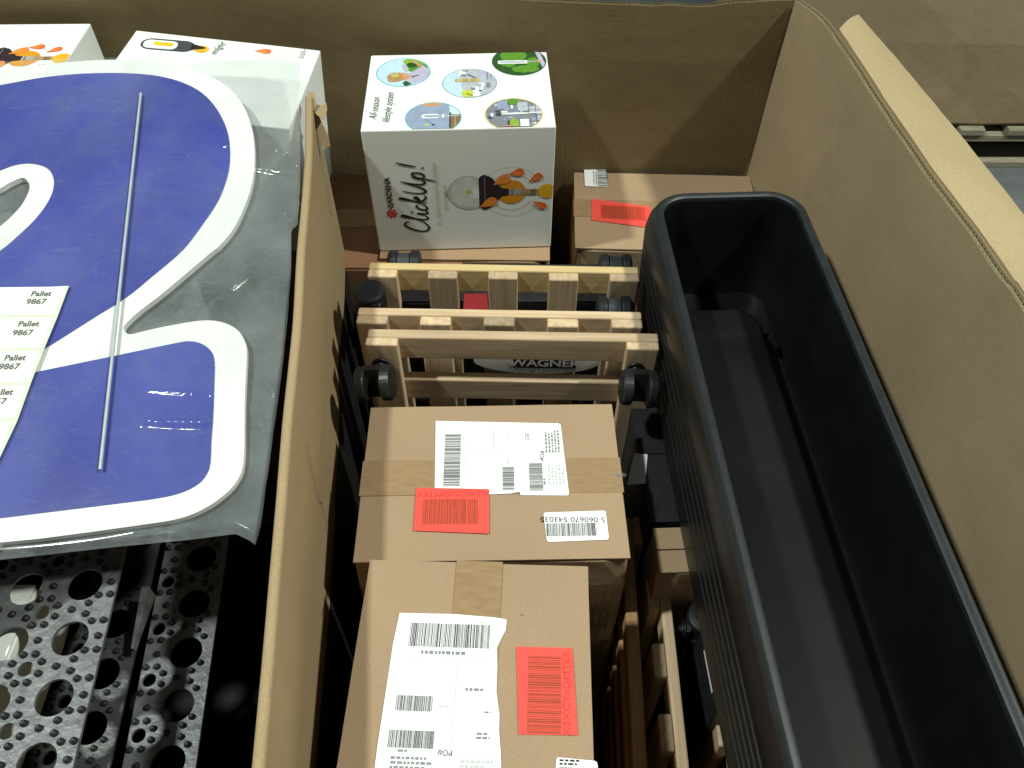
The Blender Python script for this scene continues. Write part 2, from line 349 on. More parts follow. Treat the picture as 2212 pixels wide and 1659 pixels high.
def box_mesh(x0, x1, y0, y1, z0, z1, cuts=0, amp=0.0, seed=0.0):
    bm = bmesh.new(); bmesh.ops.create_cube(bm, size=1.0)
    if cuts: bmesh.ops.subdivide_edges(bm, edges=bm.edges[:], cuts=cuts, use_grid_fill=True)
    for v in bm.verts:
        v.co = Vector((x0 + (v.co.x + .5) * (x1 - x0), y0 + (v.co.y + .5) * (y1 - y0), z0 + (v.co.z + .5) * (z1 - z0)))
        if amp:
            q = v.co * 9 + Vector((seed, seed * 1.7, seed * 0.6)); v.co += noise.noise_vector(q) * amp
            if amp > 0.001:
                fx, fy, fz_ = (v.co.x - x0) / (x1 - x0) - .5, (v.co.y - y0) / (y1 - y0) - .5, (v.co.z - z0) / (z1 - z0) - .5
                if abs(fx) > .46 and abs(fy) < .46: v.co.x += math.copysign(0.0022 * (1 - 4 * fy * fy), fx) * (1 - 4 * min(.25, fz_ * fz_))
                if abs(fy) > .46 and abs(fx) < .46: v.co.y += math.copysign(0.0022 * (1 - 4 * fx * fx), fy) * (1 - 4 * min(.25, fz_ * fz_))
                if abs(fx) > .46 and abs(fy) > .46 and abs(fz_) > .46:
                    k = 0.002 + 0.0035 * abs(noise.noise(q * 3)); v.co -= Vector((math.copysign(k, fx), math.copysign(k, fy), math.copysign(k * .4, fz_)))
    me = bpy.data.meshes.new('box'); bm.to_mesh(me); bm.free(); return me
def lathe(profile, n=28):          # (radius, z) -> verts, faces round z
    V, F = [], []
    for r, z in profile: V += [(r * math.cos(2 * math.pi * i / n), r * math.sin(2 * math.pi * i / n), z) for i in range(n)]
    for j in range(len(profile) - 1):
        for i in range(n): F.append([j * n + i, j * n + (i + 1) % n, (j + 1) * n + (i + 1) % n, (j + 1) * n + i])
    F.append(list(range(n))[::-1]); F.append([(len(profile) - 1) * n + i for i in range(n)]); return V, F

# ================================================================== the setting
fl = mesh_obj('floor', box_mesh(-6, 6, -4, 9, -0.05, 0.0), 'concrete'); fl['kind'] = 'structure'

def pallet(label, loc, w, d, nfront):
    t = thing('wooden_pallet', label, 'pallet', loc, 0, 'wooden pallets')
    for yy in (0, d / 2 - 0.05, d - 0.1): mesh_obj('bottom_board', box_mesh(0, w, yy, yy + 0.1, 0, 0.02), 'pallet_wood', t, bevel=0.002)
    for xx in [i * (w - 0.1) / 3 for i in range(4)]:
        for yy in (0.0, d / 2 - 0.05, d - 0.1): mesh_obj('block', box_mesh(xx, xx + 0.1, yy + 0.002, yy + 0.098, 0.0202, 0.09), 'pallet_wood', t, bevel=0.003)
    for yy in (0, d / 2 - 0.05, d - 0.1): mesh_obj('stringer_board', box_mesh(0, w, yy, yy + 0.1, 0.0902, 0.112), 'pallet_wood', t, bevel=0.002)
    n = nfront
    for i in range(n):
        x = i * (w - 0.075) / (n - 1); mesh_obj('deck_board', box_mesh(x, x + 0.075, -0.006, d + 0.004, 0.1122, 0.135), 'pallet_wood', t, bevel=0.004)
    return t
pallet('weathered wooden pallet under the far cardboard pallet box at top right', (0.74, 2.12, 0), 1.5, 0.8, 11)
pallet('wooden pallet carrying the large open cardboard pallet box', (-0.9, -0.05, 0), 1.38, 1.25, 8)

# far pallet box
t = thing('pallet_box', 'closed brown cardboard pallet box standing on far pallet at top right', 'pallet box', (0.72, 2.13, 0.1355))
mesh_obj('wall', box_mesh(0, 1.5, 0, 0.8, 0, 1.15, 8, 0.012, 3.1), 'kraft_wall', t, bevel=0.01)
mesh_obj('crease', box_mesh(0.79, 0.812, -0.004, 0.002, 0.004, 1.146, 0), 'kraft_wall', t, bevel=0.0015)

# the big open pallet box: walls of double-walled corrugated board
BASE = 0.150
pb = thing('pallet_box', 'large open cardboard pallet box with fluted cut edges holding all the goods', 'pallet box', (0, 0, 0.1355))
mesh_obj('base', box_mesh(-0.90, 0.47, -0.05, 1.27, 0, BASE - 0.1355), 'kraft_wall', pb)
def resample(P, step):
    P = [Vector(p) for p in P]; out = [P[0]]; 
    for a, b in zip(P, P[1:]):
        n = max(1, int((b - a).length / step)); out += [a.lerp(b, (i + 1) / n) for i in range(n)]
    return out
def board_wall(prefix, top, bottom, out_dir, th, parent, bulge=0.0, seed=0.0, rows=16, liner='kraft_wall'):
    """top, bottom: equally long lists of points; out_dir: outward side; three liners and two fluted layers"""
    n = len(top); nl = []
    for i in range(n):
        d = (top[min(n - 1, i + 1)] - top[max(0, i - 1)]); d.z = 0; q = Vector((d.y, -d.x, 0)).normalized()
        if q.dot(out_dir) < 0: q = -q
        nl.append(q)
    def pos(i, f, off):
        p = top[i].lerp(bottom[i], f); k = i / (n - 1)
        bl = bulge * math.sin(math.pi * f) + 0.004 * noise.noise(Vector((k * 5 + seed, f * 4, seed))) * min(1, f * 6 + 0.3)
        return p + nl[i] * (off + bl)
    for j, nm in enumerate(('inner_liner', 'middle_liner', 'outer_liner')):
        off = th * j / 2; rr = rows if j != 1 else 1; fs = [r / rr for r in range(rr + 1)] if j != 1 else [0.003, 0.06]
        V, F = [], []
        for f in fs:
            for i in range(n): V.append(pos(i, f, off - 0.0003))
        for f in fs:
            for i in range(n): V.append(pos(i, f, off + 0.0003))
        m = len(fs) * n
        for r in range(len(fs) - 1):
            for i in range(n - 1):
                a = r * n + i; F.append([a, a + 1, a + n + 1, a + n]); F.append([m + a, m + a + n, m + a + n + 1, m + a + 1])
        for i in range(n - 1): F.append([i, m + i, m + i + 1, i + 1])
        for r in range(len(fs) - 1):
            a = r * n; F.append([a, a + n, m + a + n, m + a]); a = r * n + n - 1; F.append([a, m + a, m + a + n, a + n])
        world_obj(nm, V, F, liner if j != 1 else 'flute_paper', parent, smooth=False)
    # fluted layers, following the top edge
    Ls = [0.0]
    for i in range(n - 1): Ls.append(Ls[-1] + (top[i + 1] - top[i]).length)
    for lay, pitch in ((0, 0.0085), (1, 0.0065)):
        V, F = [], []; steps = int(Ls[-1] / pitch * 8); i = 0
        for s in range(steps + 1):
            l = Ls[-1] * s / steps
            while i < n - 2 and Ls[i + 1] < l: i += 1
            k = (l - Ls[i]) / max(1e-6, Ls[i + 1] - Ls[i])
            ph = 2 * math.pi * l / pitch + 0.8 * noise.noise(Vector((l * 6, seed, lay)))
            off = th * (lay + 0.5) / 2 + (th / 4 - 0.0005) * math.sin(ph)
            for f in (0.002 + 0.0015 * noise.noise(Vector((l * 30, seed, 2))), 0.06):
                a, b = pos(i, f, off), pos(i + 1, f, off); V.append(a.lerp(b, k))
        for s in range(steps): F.append([2 * s, 2 * s + 1, 2 * s + 3, 2 * s + 2])
        world_obj('fluting', V, F, 'flute_paper', parent)
BACK_Y = 1.275
# right wall: top edge read off the photograph at about 0.92 m, bulging outward
rt = [(1170, 0), (1230, 60), (1305, 145), (1430, 332), (1530, 490), (1640, 650), (1740, 800), (1820, 910), (1950, 1080), (2100, 1300), (2200, 1440)]
RT = [on_z(*Z3(x, y), 0.920) for x, y in rt]
RT[0].z = 0.905; RT[0].x = 0.438; RT[0].y = BACK_Y - 0.001
RT = RT + [Vector((0.517, 0.30, 0.922)), Vector((0.52, -0.05, 0.922))]
top = resample([Vector(p) for p in catmull([tuple(p) for p in RT], 5)], 0.012)
top = [p + Vector((0.0015 * noise.noise(Vector((p.y * 12, 0, 1))), 0, 0.0018 * noise.noise(Vector((p.y * 16, 3, 0))))) for p in top]
bot = [Vector((0.452 - 0.018 * max(0, min(1, (p.y - 0.9) / 0.37)), p.y, BASE + 0.0005)) for p in top]
board_wall('right', top, bot, Vector((1, 0, 0)), 0.0095, pb, -0.004, 1.3)
RIGHT_TOP = top
# back wall
bt = [Vector((-0.905, BACK_Y, 0.955))] + [Vector((-0.5, BACK_Y + .004, 0.935)), Vector((-0.1, BACK_Y + .004, 0.912))]
for x, y in ((0, 8), (350, 22), (700, 28), (900, 12), (1100, 0), (1145, -4)):
    p = on_y(*Z3(x, y), BACK_Y); bt.append(p)
bt[-1].x = 0.4400
top = resample([Vector(p) for p in catmull([tuple(p) for p in bt], 5)], 0.012)
top = [p + Vector((0, 0.002 * noise.noise(Vector((p.x * 10, 5, 1))), 0.003 * noise.noise(Vector((p.x * 22, 3, 7))))) for p in top]
bot = [Vector((p.x, BACK_Y, BASE + 0.0005)) for p in top]
board_wall('back', top, bot, Vector((0, 1, 0)), 0.009, pb, 0.002, 4.7, liner='kraft_wall_brown_dim')
for nm, a, b in (('left', Vector((-0.905, -0.05, 0.93)), Vector((-0.905, 1.26, 0.93))), ('front', Vector((-0.90, -0.055, 0.90)), Vector((0.505, -0.055, 0.90)))):
    top = resample([a, b], 0.02); bot = [Vector((p.x, p.y, BASE + 0.0005)) for p in top]
    if nm == 'front': bot = [Vector((min(p.x, 0.445), p.y, BASE + 0.0005)) for p in top]
    board_wall(nm, top, bot, Vector((-1, 0, 0)) if nm == 'left' else Vector((0, -1, 0)), 0.009, pb, 0.0, 8.8, rows=6)
# the outer flap folded outward along the right wall
fin = [(1310, 135), (1430, 318), (1530, 478), (1640, 638), (1740, 788), (1820, 898), (1950, 1068), (2100, 1288), (2200, 1428)]
fou = [(1440, 68), (1560, 205), (1670, 335), (1800, 490), (1940, 660), (2070, 822), (2212, 1000), (2330, 1150), (2440, 1290)]
A = [on_z(*Z3(*p), 0.914) + Vector((0.0125, 0, 0)) for p in fin]; B = [on_z(*Z3(*p), 0.893) for p in fou]
A.append(A[-1] + Vector((0.012, -0.3, 0))); B.append(B[-1] + Vector((0.01, -0.3, 0)))
A = [Vector(p) for p in catmull([tuple(p) for p in A], 6)]; B = [Vector(p) for p in catmull([tuple(p) for p in B], 6)]
V, F = [], []; n = len(A); m = 6
for h in (0.0, -0.0055):
    for i in range(n):
        for j in range(m + 1):
            p = A[i].lerp(B[i], j / m); p.z += h + 0.005 * math.sin(math.pi * j / m) + 0.001 * noise.noise(p * 25); V.append(p)
K = n * (m + 1)
for i in range(n - 1):
    for j in range(m):
        a = i * (m + 1) + j; F.append([a, a + 1, a + m + 2, a + m + 1]); F.append([K + a, K + a + m + 1, K + a + m + 2, K + a + 1])
for i in range(n - 1):
    for j in (0, m): a = i * (m + 1) + j; F.append([a, a + m + 1, K + a + m + 1, K + a] if j == 0 else [a, K + a, K + a + m + 1, a + m + 1])
for j in range(m): F.append([j, K + j, K + j + 1, j + 1])
world_obj('outer_flap', V, F, 'kraft_flap', pb)

# ================================================================== cartons
def carton(label, loc, w, d, h, rotz=0.0, seam='x', material='kraft', tape=True, group='brown cartons', seed=1.0, name='carton', tape_over=0.04, flat=False):
    """loc: centre of the bottom; returns the thing and the frame of its top"""
    t = thing(name, label, 'carton', loc, rotz, group); fth = 0.003
    mesh_obj('body', box_mesh(-w / 2, w / 2, -d / 2, d / 2, 0, h - fth - 0.0003, 9, 0.0014, seed), material, t, bevel=0.003, seg=3)
    g = 0.0008
    for s in (-1, 1):
        if seam == 'x': a = (-w / 2 + .0008, w / 2 - .0008, *((g, d / 2 - .0006) if s > 0 else (-d / 2 + .0006, -g)))
        else: a = (*((g, w / 2 - .0006) if s > 0 else (-w / 2 + .0006, -g)), -d / 2 + .0008, d / 2 - .0008)
        mesh_obj('flap', box_mesh(*a, h - fth, h, 12, 0.0007, seed + s), material, t, bevel=0.0014)
    if tape:
        hw = 0.024; e = 0.0009
        L = (w if seam == 'x' else d) / 2
        prof = [(-L - e, h - tape_over), (-L - e, h + e), (L + e, h + e), (L + e, h - tape_over)]
        V = []; F = []
        for p, z in prof:
            for q in (-hw, hw): V.append((p, q + 0.001, z) if seam == 'x' else (q + 0.001, p, z))
        for i in range(3): F.append([2 * i, 2 * i + 2, 2 * i + 3, 2 * i + 1])
        me = bpy.data.meshes.new('tape'); me.from_pydata(V, [], F); me.update(); mesh_obj('tape', me, 'tape', t)
    M = W[t.name]; R3 = M.to_3x3()
    return t, Frame(M @ Vector((0, 0, h)), R3 @ Vector((1, 0, 0)), R3 @ Vector((0, 1, 0)))
def px(fr, pts): return [fr.hit(*p) for p in pts]

# --- the middle carton (landscape, seam across)
TOP2 = 0.70
t2, f2 = carton('brown carton taped across its top with shipping label, red sticker and number sticker', (-0.0235, 0.530, BASE), 0.300, 0.213, TOP2 - BASE, R(1.0), 'x', 'kraft', True, None, 2.2)
lab = px(f2, [Z7(612, 97), Z7(1165, 108), Z7(1176, 115), Z7(1213, 425), Z7(1208, 433), Z7(995, 432), Z7(990, 415), Z7(950, 424), Z7(860, 428), Z7(608, 410)])
s = sheet('shipping_label', f2, lab, 0.0010, 0.0013, 'label_white', t2)
pr = Print(f2, 0.0014)
def bx(fr, Z, x0, y0, x1, y1):      # an upright box on the surface from two corners in an enlarged view
    a = fr.hit(*Z(x0, y1)); b = fr.hit(*Z(x1, y0)); return a[0], a[1], b[0] - a[0], b[1] - a[1]
pr.bars(*bx(f2, Z7, 645, 153, 727, 392), 'black_ink', False, 62, 11); pr.build('barcode', s); pr = Print(f2, 0.0014)
pr.bars(*bx(f2, Z7, 914, 302, 965, 408), 'black_ink', False, 34, 12); pr.build('barcode', s); pr = Print(f2, 0.0014)
pr.bars(*bx(f2, Z7, 1036, 286, 1092, 412), 'black_ink', False, 38, 13)
pr.build('barcode', s)
pr = Print(f2, 0.0014)
pr.lines(*bx(f2, Z7, 742, 140, 756, 352), 'pale_ink', 2, True, 1); pr.lines(*bx(f2, Z7, 866, 135, 880, 215), 'pale_ink', 1, True, 2)
pr.lines(*bx(f2, Z7, 936, 138, 948, 165), 'pale_ink', 1, True, 3); pr.lines(*bx(f2, Z7, 1014, 140, 1032, 182), 'grey_ink', 2, True, 4)
pr.lines(*bx(f2, Z7, 1105, 134, 1168, 240), 'grey_ink', 5, True, 5); pr.lines(*bx(f2, Z7, 1118, 282, 1190, 385), 'pale_ink', 5, True, 6)
pr.lines(*bx(f2, Z7, 932, 255, 944, 292), 'pale_ink', 1, True, 7); pr.lines(*bx(f2, Z7, 1096, 345, 1108, 385), 'grey_ink', 1, True, 8)
x0, y0, wd, hh = bx(f2, Z7, 765, 243, 1190, 246); pr.poly(rect(x0, y0, x0 + wd, y0 + 0.0005), 'pale_ink')
pr.build('small_print', s)
text('small_print', 'PO#', f2, *f2.hit(*Z7(1090, 255)), 0.0075, -math.pi / 2, 'black_ink', s, 0.0016)
red = px(f2, [Z7(525, 400), Z7(852, 406), Z7(853, 607), Z7(512, 593)])
s = sheet('red_sticker', f2, red, 0.0019, 0.0022, 'label_red', t2)
pr = Print(f2, 0.0023); pr.bars(*bx(f2, Z7, 550, 450, 808, 566), 'red_ink', True, 44, 14); pr.build('barcode', s)
text('sticker_text', 'X2XCYxDMTEY', f2, *f2.hit(*Z7(690, 428)), 0.0095, math.pi, 'red_ink_pale', s, 0.0024, sx=1.25)
st = px(f2, [Z7(1097, 510), Z7(1378, 501), Z7(1394, 632), Z7(1113, 643)])
s = sheet('number_sticker', f2, round_corners(st, 0.003), 0.0010, 0.0013, 'label_white', t2)
pr = Print(f2, 0.0014); x0, y0, wd, hh = bx(f2, Z7, 1112, 556, 1340, 618); pr.bars(x0, y0, wd, hh, 'black_ink', True, 52, 15); pr.build('barcode', s)
text('number_text', '5 060670 543035', f2, *f2.hit(*Z7(1229, 541)), 0.0092, math.pi + R(-1.5), 'black_ink', s, 0.0015, sx=1.12)
# little scrunched tape ends on the right side
for k, (x, y) in enumerate(((1405, 338), (1430, 342))):
    a, b = f2.hit(*Z7(x, y)); sheet('tape_curl', f2, [(a, b), (a + .006, b + .002), (a + .011, b - .001), (a + .004, b - .004)], 0.001, 0.003 + .001 * k, 'clear_film', t2)

# --- the near carton (portrait, seam lengthwise)
TOP3 = 0.722
t3, f3 = carton('nearest brown carton with torn white shipping label beside upright red sticker', (-0.0405, 0.240, BASE), 0.229, 0.340, TOP3 - BASE, R(-2.0), 'y', 'kraft', True, None, 5.1)
def off(Z, dx, dy):
    return lambda x, y: Z(x + dx, y + dy)
lab = px(f3, [Z7(450, 962), Z7(700, 968), Z7(870, 982), Z7(925, 990), Z7(933, 997), Z7(928, 1040), Z7(908, 1078), Z7(888, 1120), Z7(890, 1200), Z7(886, 1320), Z7(900, 1420), Z7(898, 1490), Z7(906, 1600), Z7(910, 1720), Z7(330, 1715), Z7(350, 1560), Z7(390, 1300), Z7(420, 1100)])
s = sheet('shipping_label', f3, lab, 0.0010, 0.0013, 'label_white', t3)
pr = Print(f3, 0.0014)
pr.bars(*bx(f3, Z7, 488, 1018, 862, 1112), 'black_ink', True, 66, 21); pr.build('barcode', s); pr = Print(f3, 0.0014)
pr.bars(*bx(f3, Z7, 428, 1338, 604, 1402), 'black_ink', True, 40, 22); pr.build('barcode', s); pr = Print(f3, 0.0014)
pr.bars(*bx(f3, Z7, 394, 1496, 612, 1568), 'black_ink', True, 44, 23)
pr.build('barcode', s)
pr = Print(f3, 0.0014)
pr.lines(*bx(f3, Z7, 545, 1136, 862, 1152), 'grey_ink', 1, False, 31); pr.lines(*bx(f3, Z7, 745, 1300, 866, 1318), 'grey_ink', 1, False, 32)
pr.lines(*bx(f3, Z7, 625, 1378, 690, 1392), 'pale_ink', 1, False, 33); pr.lines(*bx(f3, Z7, 832, 1404, 868, 1418), 'grey_ink', 1, False, 34)
pr.lines(*bx(f3, Z7, 795, 1500, 868, 1535), 'grey_ink', 2, False, 35); pr.lines(*bx(f3, Z7, 440, 1575, 496, 1592), 'grey_ink', 1, False, 36)
pr.lines(*bx(f3, Z7, 400, 1610, 600, 1690), 'grey_ink', 4, False, 37); pr.lines(*bx(f3, Z7, 720, 1625, 880, 1690), 'pale_ink', 3, False, 38)
for (xa, ya, xb, yb) in ((425, 1157, 880, 1172), (360, 1592, 905, 1618)):
    a, b = f3.hit(*Z7(xa, ya)), f3.hit(*Z7(xb, yb)); pr.poly([a, b, (b[0], b[1] + .0005), (a[0], a[1] + .0005)], 'pale_ink')
for (xa, ya, xb, yb) in ((712, 1170, 676, 1605),):
    a, b = f3.hit(*Z7(xa, ya)), f3.hit(*Z7(xb, yb)); pr.poly([a, b, (b[0] + .0005, b[1]), (a[0] + .0005, a[1])], 'pale_ink')
pr.build('small_print', s)
text('small_print', 'PO#', f3, *f3.hit(*Z7(655, 1592)), 0.007, math.pi, 'black_ink', s, 0.0016)
# the crease running down the torn side: a narrow folded ridge of the label
cr = px(f3, [Z7(872, 985), Z7(884, 985), Z7(884, 1200), Z7(880, 1330), Z7(892, 1500), Z7(908, 1700), Z7(898, 1700), Z7(880, 1500), Z7(869, 1330), Z7(872, 1180)])
sheet('label_crease', f3, cr, 0.0013, 0.0021, 'label_white', s)
red = px(f3, [Z7(975, 1114), Z7(1228, 1120), Z7(1254, 1514), Z7(985, 1510)])
s = sheet('red_sticker', f3, red, 0.0010, 0.0013, 'label_red', t3)
pr = Print(f3, 0.0014); x0, y0, wd, hh = bx(f3, Z7, 1022, 1152, 1176, 1502); pr.bars(x0, y0, wd, hh, 'red_ink', False, 46, 24); pr.build('barcode', s)
text('sticker_text', 'X2XCYxDMTEY', f3, *f3.hit(*Z7(1203, 1320)), 0.0095, math.pi / 2, 'red_ink_pale', s, 0.0016, sx=1.2)
st = px(f3, [Z7(1155, 1612), Z7(1340, 1630), Z7(1350, 1760), Z7(1148, 1750)])
s = sheet('small_sticker', f3, round_corners(st, 0.003), 0.0010, 0.0013, 'label_white', t3)
pr = Print(f3, 0.0014); pr.lines(*bx(f3, Z7, 1170, 1622, 1270, 1650), 'black_ink', 2, False, 41); pr.bars(*bx(f3, Z7, 1170, 1662, 1300, 1720), 'black_ink', True, 30, 25); pr.build('small_print', s)
a, b = f3.hit(*Z7(1000, 970)); sheet('dent', f3, circle(a, b, 0.0008, 8), 0.0, 0.0012, 'wood_x_brown', t3)

# --- carton under the white lamp box, and its neighbours at the back
tA, fA = carton('brown carton directly beneath the upright white lamp box', (-0.075, 1.135, BASE), 0.278, 0.245, 0.607 - BASE, R(-1), 'x', 'kraft_warm', True, 'brown cartons', 7.0)
tB, fB = carton('brown carton in the back right corner with white and red stickers', (0.270, 1.160, BASE), 0.322, 0.212, 0.590 - BASE, R(-2.2), 'x', 'kraft', True, 'brown cartons', 9.0)
st = px(fB, [Z2(1808, 978), Z2(1958, 985), Z2(1978, 1135), Z2(1815, 1130)])
s = sheet('white_sticker', fB, round_corners(st, 0.003), 0.0012, 0.0015, 'label_white', tB)
pr = Print(fB, 0.0016); pr.bars(*bx(fB, Z2, 1905, 1015, 1972, 1130), 'black_ink', False, 24, 26); pr.lines(*bx(fB, Z2, 1872, 1010, 1900, 1120), 'grey_ink', 2, True, 42); pr.build('barcode', s)
red = px(fB, [Z3(195, 930), Z3(470, 968), Z3(470, 1066), Z3(193, 1030)])
s = sheet('red_sticker', fB, red, 0.0012, 0.0015, 'label_red', tB)
pr = Print(fB, 0.0016); x0, y0, wd, hh = bx(fB, Z3, 238, 962, 440, 1020)
pr.poly([(x0, y0), (x0 + wd, y0 - .006), (x0 + wd, y0 + hh - .006), (x0, y0 + hh)], 'red_ink_pale'); pr.bars(x0 + .002, y0 - .001, wd * .9, hh * .9, 'red_ink', True, 34, 27); pr.build('barcode', s)
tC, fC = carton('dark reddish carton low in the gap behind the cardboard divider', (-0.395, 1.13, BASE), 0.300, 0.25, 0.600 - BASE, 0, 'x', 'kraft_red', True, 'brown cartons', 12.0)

# ================================================================== white lamp boxes
WB, DB, HB = 0.280, 0.212, 0.224
def lamp_box(label, M):
    t = thing('lamp_box', label, 'box', group='white boxes of garden lamps', M=M)
    mesh_obj('body', box_mesh(-WB / 2, WB / 2, -DB / 2, DB / 2, 0, HB, 8, 0.0002, M.translation.x * 7), 'white_card', t, bevel=0.0022, seg=3)
    return t
def petal(x, y, ang, L, wd):
    P = []
    for i in range(16):
        a = 2 * math.pi * i / 16; r = math.cos(a); q = math.sin(a) * (0.55 + 0.45 * r) if r > 0 else math.sin(a) * 0.55 * (1 + r * 0.9)
        P.append((r * L / 2, q * wd)); 
    c, s = math.cos(ang), math.sin(ang); return [(x + a * c - b * s, y + a * s + b * c) for a, b in P]
def lamp_picture(fr, t, W2, H2):
    """lamp with orange petals in panel coordinates u 0..1 across, h 0..1 up"""
    U = lambda u, h: ((u - 0.5) * W2, (h - 0.5) * H2); clip = rect(-W2 / 2 + .0008, -H2 / 2, W2 / 2 - .0008, H2 / 2)
    pr = Print(fr, 0.0003); cx, cy = U(0.77, 0.50)
    for r, m, n, a0, a1, sz in ((0.0455, 'gold_ink', 60, 20, 340, .0010), (0.034, 'p_petal', 46, 25, 335, .0011)):
        pr.layer += 1
        for i in range(n):
            a = 2 * math.pi * i / n; x, y = cx + r * math.cos(a), cy + r * math.sin(a)
            if a0 < math.degrees(a) < a1: pr.poly(circle(x, y, sz, 6), m, clip, False)
    pr.poly(circle(cx, cy, 0.0222), 'p_orange', clip)
    pr.poly(circle(*U(0.965, 0.50), 0.0135), 'p_amber', clip)
    gx, gy = U(0.535, 0.50)
    pr.poly(circle(gx, gy, 0.0315), 'p_glass', clip); pr.poly(circle(gx + .001, gy + .001, 0.0285), 'p_glass2', clip)
    pr.poly(rect(gx - .036, gy - .006, gx - .029, gy + .006), 'p_glass', clip); pr.poly(rect(gx - .0345, gy - .0045, gx - .032, gy - .001), 'black_ink', clip)
    pr.poly(rect(gx + .006, gy - .011, gx + .016, gy + .011), 'p_paper', clip); pr.poly(rect(gx - .003, gy - .001, gx + .004, gy + .0045), 'p_limeflower', clip)
    bx0, by = U(0.592, 0.50)
    pr.poly([(bx0, by - .026), (bx0 + .003, by - .030), (bx0 + .009, by - .033), (bx0 + .020, by - .027), (bx0 + .030, by - .014), (bx0 + .036, by - .0075), (bx0 + .046, by - .006), (bx0 + .046, by + .006),
             (bx0 + .036, by + .0075), (bx0 + .030, by + .014), (bx0 + .020, by + .027), (bx0 + .009, by + .033), (bx0 + .003, by + .030), (bx0, by + .026)], 'p_bronze', clip)
    pr.poly(rect(bx0 + .0085, by - .029, bx0 + .0095, by + .029), 'p_midgrey', clip)
    pr.poly(rect(bx0 + .046, by - .0052, bx0 + .064, by + .0052), 'p_silver', clip); pr.poly(rect(bx0 + .050, by - .0052, bx0 + .0515, by + .0052), 'p_dkgrey', clip)
    pr.poly(rect(bx0 + .064, by - .005, bx0 + .091, by + .005), 'p_tan', clip); pr.poly(rect(bx0 + .079, by - .005, bx0 + .087, by + .004), 'p_wooddk', clip)
    for u, h, ang, L, wd, m in ((0.795, 0.655, 10, .024, .0105, 'p_petal'), (0.90, 0.61, 35, .024, .0095, 'p_petal'), (0.715, 0.595, 30, .030, .0125, 'p_petal2'), (0.925, 0.39, -30, .026, .0095, 'p_petal'), (0.64, 0.41, 28, .031, .0125, 'p_petal2')):
        pr.poly(petal(*U(u, h), R(ang), L, wd), m, clip); x, y = U(u, h); pr.poly(petal(x - .001, y - .0015, R(ang), L * .6, wd * .5), 'p_petal2' if m == 'p_petal' else 'p_orange', clip)
    pr.build('lamp_picture', t)
def script_word(fr, t, strokes, dots, o, ux, uy, sc, wid, m):
    pr = Print(fr, 0.0003)
    f = lambda p: (o[0] + ux[0] * p[0] * sc + uy[0] * p[1] * sc * .86, o[1] + ux[1] * p[0] * sc + uy[1] * p[1] * sc * .86)
    for s in strokes: stroke(pr, [f(p) for p in catmull(s, 7)], wid, m)
    for d in dots: pr.poly(circle(*f(d), wid * .55, 8), m)
    pr.build('script_lettering', t)
CLICK = [[(.46, .80), (.44, .97), (.33, 1.02), (.16, .82), (.03, .45), (.02, .14), (.14, .0), (.30, .06), (.46, .22)], [(.46, .22), (.64, .62), (.78, 1.02), (.73, 1.10), (.62, .65), (.56, .15), (.62, .0), (.72, .10)],
         [(.74, .12), (.86, .44), (.82, .12), (.87, .0), (.97, .10)], [(1.24, .38), (1.16, .46), (1.05, .32), (1.00, .12), (1.07, .0), (1.24, .12)],
         [(1.24, .12), (1.44, .62), (1.56, 1.02), (1.52, 1.08), (1.42, .65), (1.32, .0)], [(1.35, .22), (1.54, .50), (1.58, .40), (1.40, .25), (1.52, .02), (1.64, .08)],
         [(1.86, .98), (1.76, .5), (1.75, .12), (1.84, .0), (1.98, .18), (2.14, .6), (2.27, 1.0)], [(2.27, 1.0), (2.16, .5), (2.14, .1), (2.21, .0), (2.32, .14)],
         [(2.34, .20), (2.46, .48), (2.38, .10), (2.24, -.50)], [(2.38, .18), (2.52, .46), (2.62, .44), (2.60, .14), (2.48, .0), (2.38, .08)], [(3.06, 1.10), (2.96, .72), (2.88, .30)]]
CDOTS = [(.92, .66), (2.82, .04)]

# --- the standing lamp box in the middle
y_front = 1.037
M = Matrix.Translation((-0.0805, y_front + DB / 2, 0.608)) @ Matrix.Rotation(R(2.2), 4, 'Z')
tb = lamp_box('white lamp box with front lettering and five round photos on its lid', M)
ff = Frame(M @ Vector((0, -DB / 2, HB / 2)), M.to_3x3() @ Vector((1, 0, 0)), (0, 0, 1))
lamp_picture(ff, tb, WB, HB)
U = lambda u, h: ((u - 0.5) * WB, (h - 0.5) * HB)
text('brand_lettering', 'GARDENA', ff, *U(0.103, 0.512), 0.0112, math.pi / 2, 'black_ink', tb, bold=0.0004, sx=1.10)
pr = Print(ff, 0.0003); cx, cy = U(0.103, 0.340)
pr.poly([(cx + (.0078 + .0016 * math.cos(7 * a)) * math.cos(a), cy + (.0078 + .0016 * math.cos(7 * a)) * math.sin(a)) for a in [2 * math.pi * i / 56 for i in range(56)]], 'logo_red')
pr.poly(circle(cx, cy, .0042, 20), 'petal_pale' if 'petal_pale' in MATS else 'p_petal2'); pr.poly(circle(cx, cy, .0030, 16), 'logo_red'); pr.build('logo', tb)
script_word(ff, tb, CLICK, CDOTS, U(0.302, 0.175), (0.0, 1.0), (-1.0, 0.0), 0.0425, 0.0036, 'script_ink')
text('tagline', 'ALL-SEASON LIFESTYLE SYSTEM', ff, *U(0.365, 0.49), 0.0080, math.pi / 2, 'gold_ink', tb, sx=1.05)
text('tagline', 'BISTRO LIGHT', ff, *U(0.412, 0.47), 0.0080, math.pi / 2, 'gold_ink', tb, sx=0.95)
fz = Frame(M @ Vector((0, 0, HB)), M.to_3x3() @ Vector((1, 0, 0)), M.to_3x3() @ Vector((0, 1, 0)))
face = rect(-WB / 2 + .001, -DB / 2 + .001, WB / 2 - .001, DB / 2 - .001)
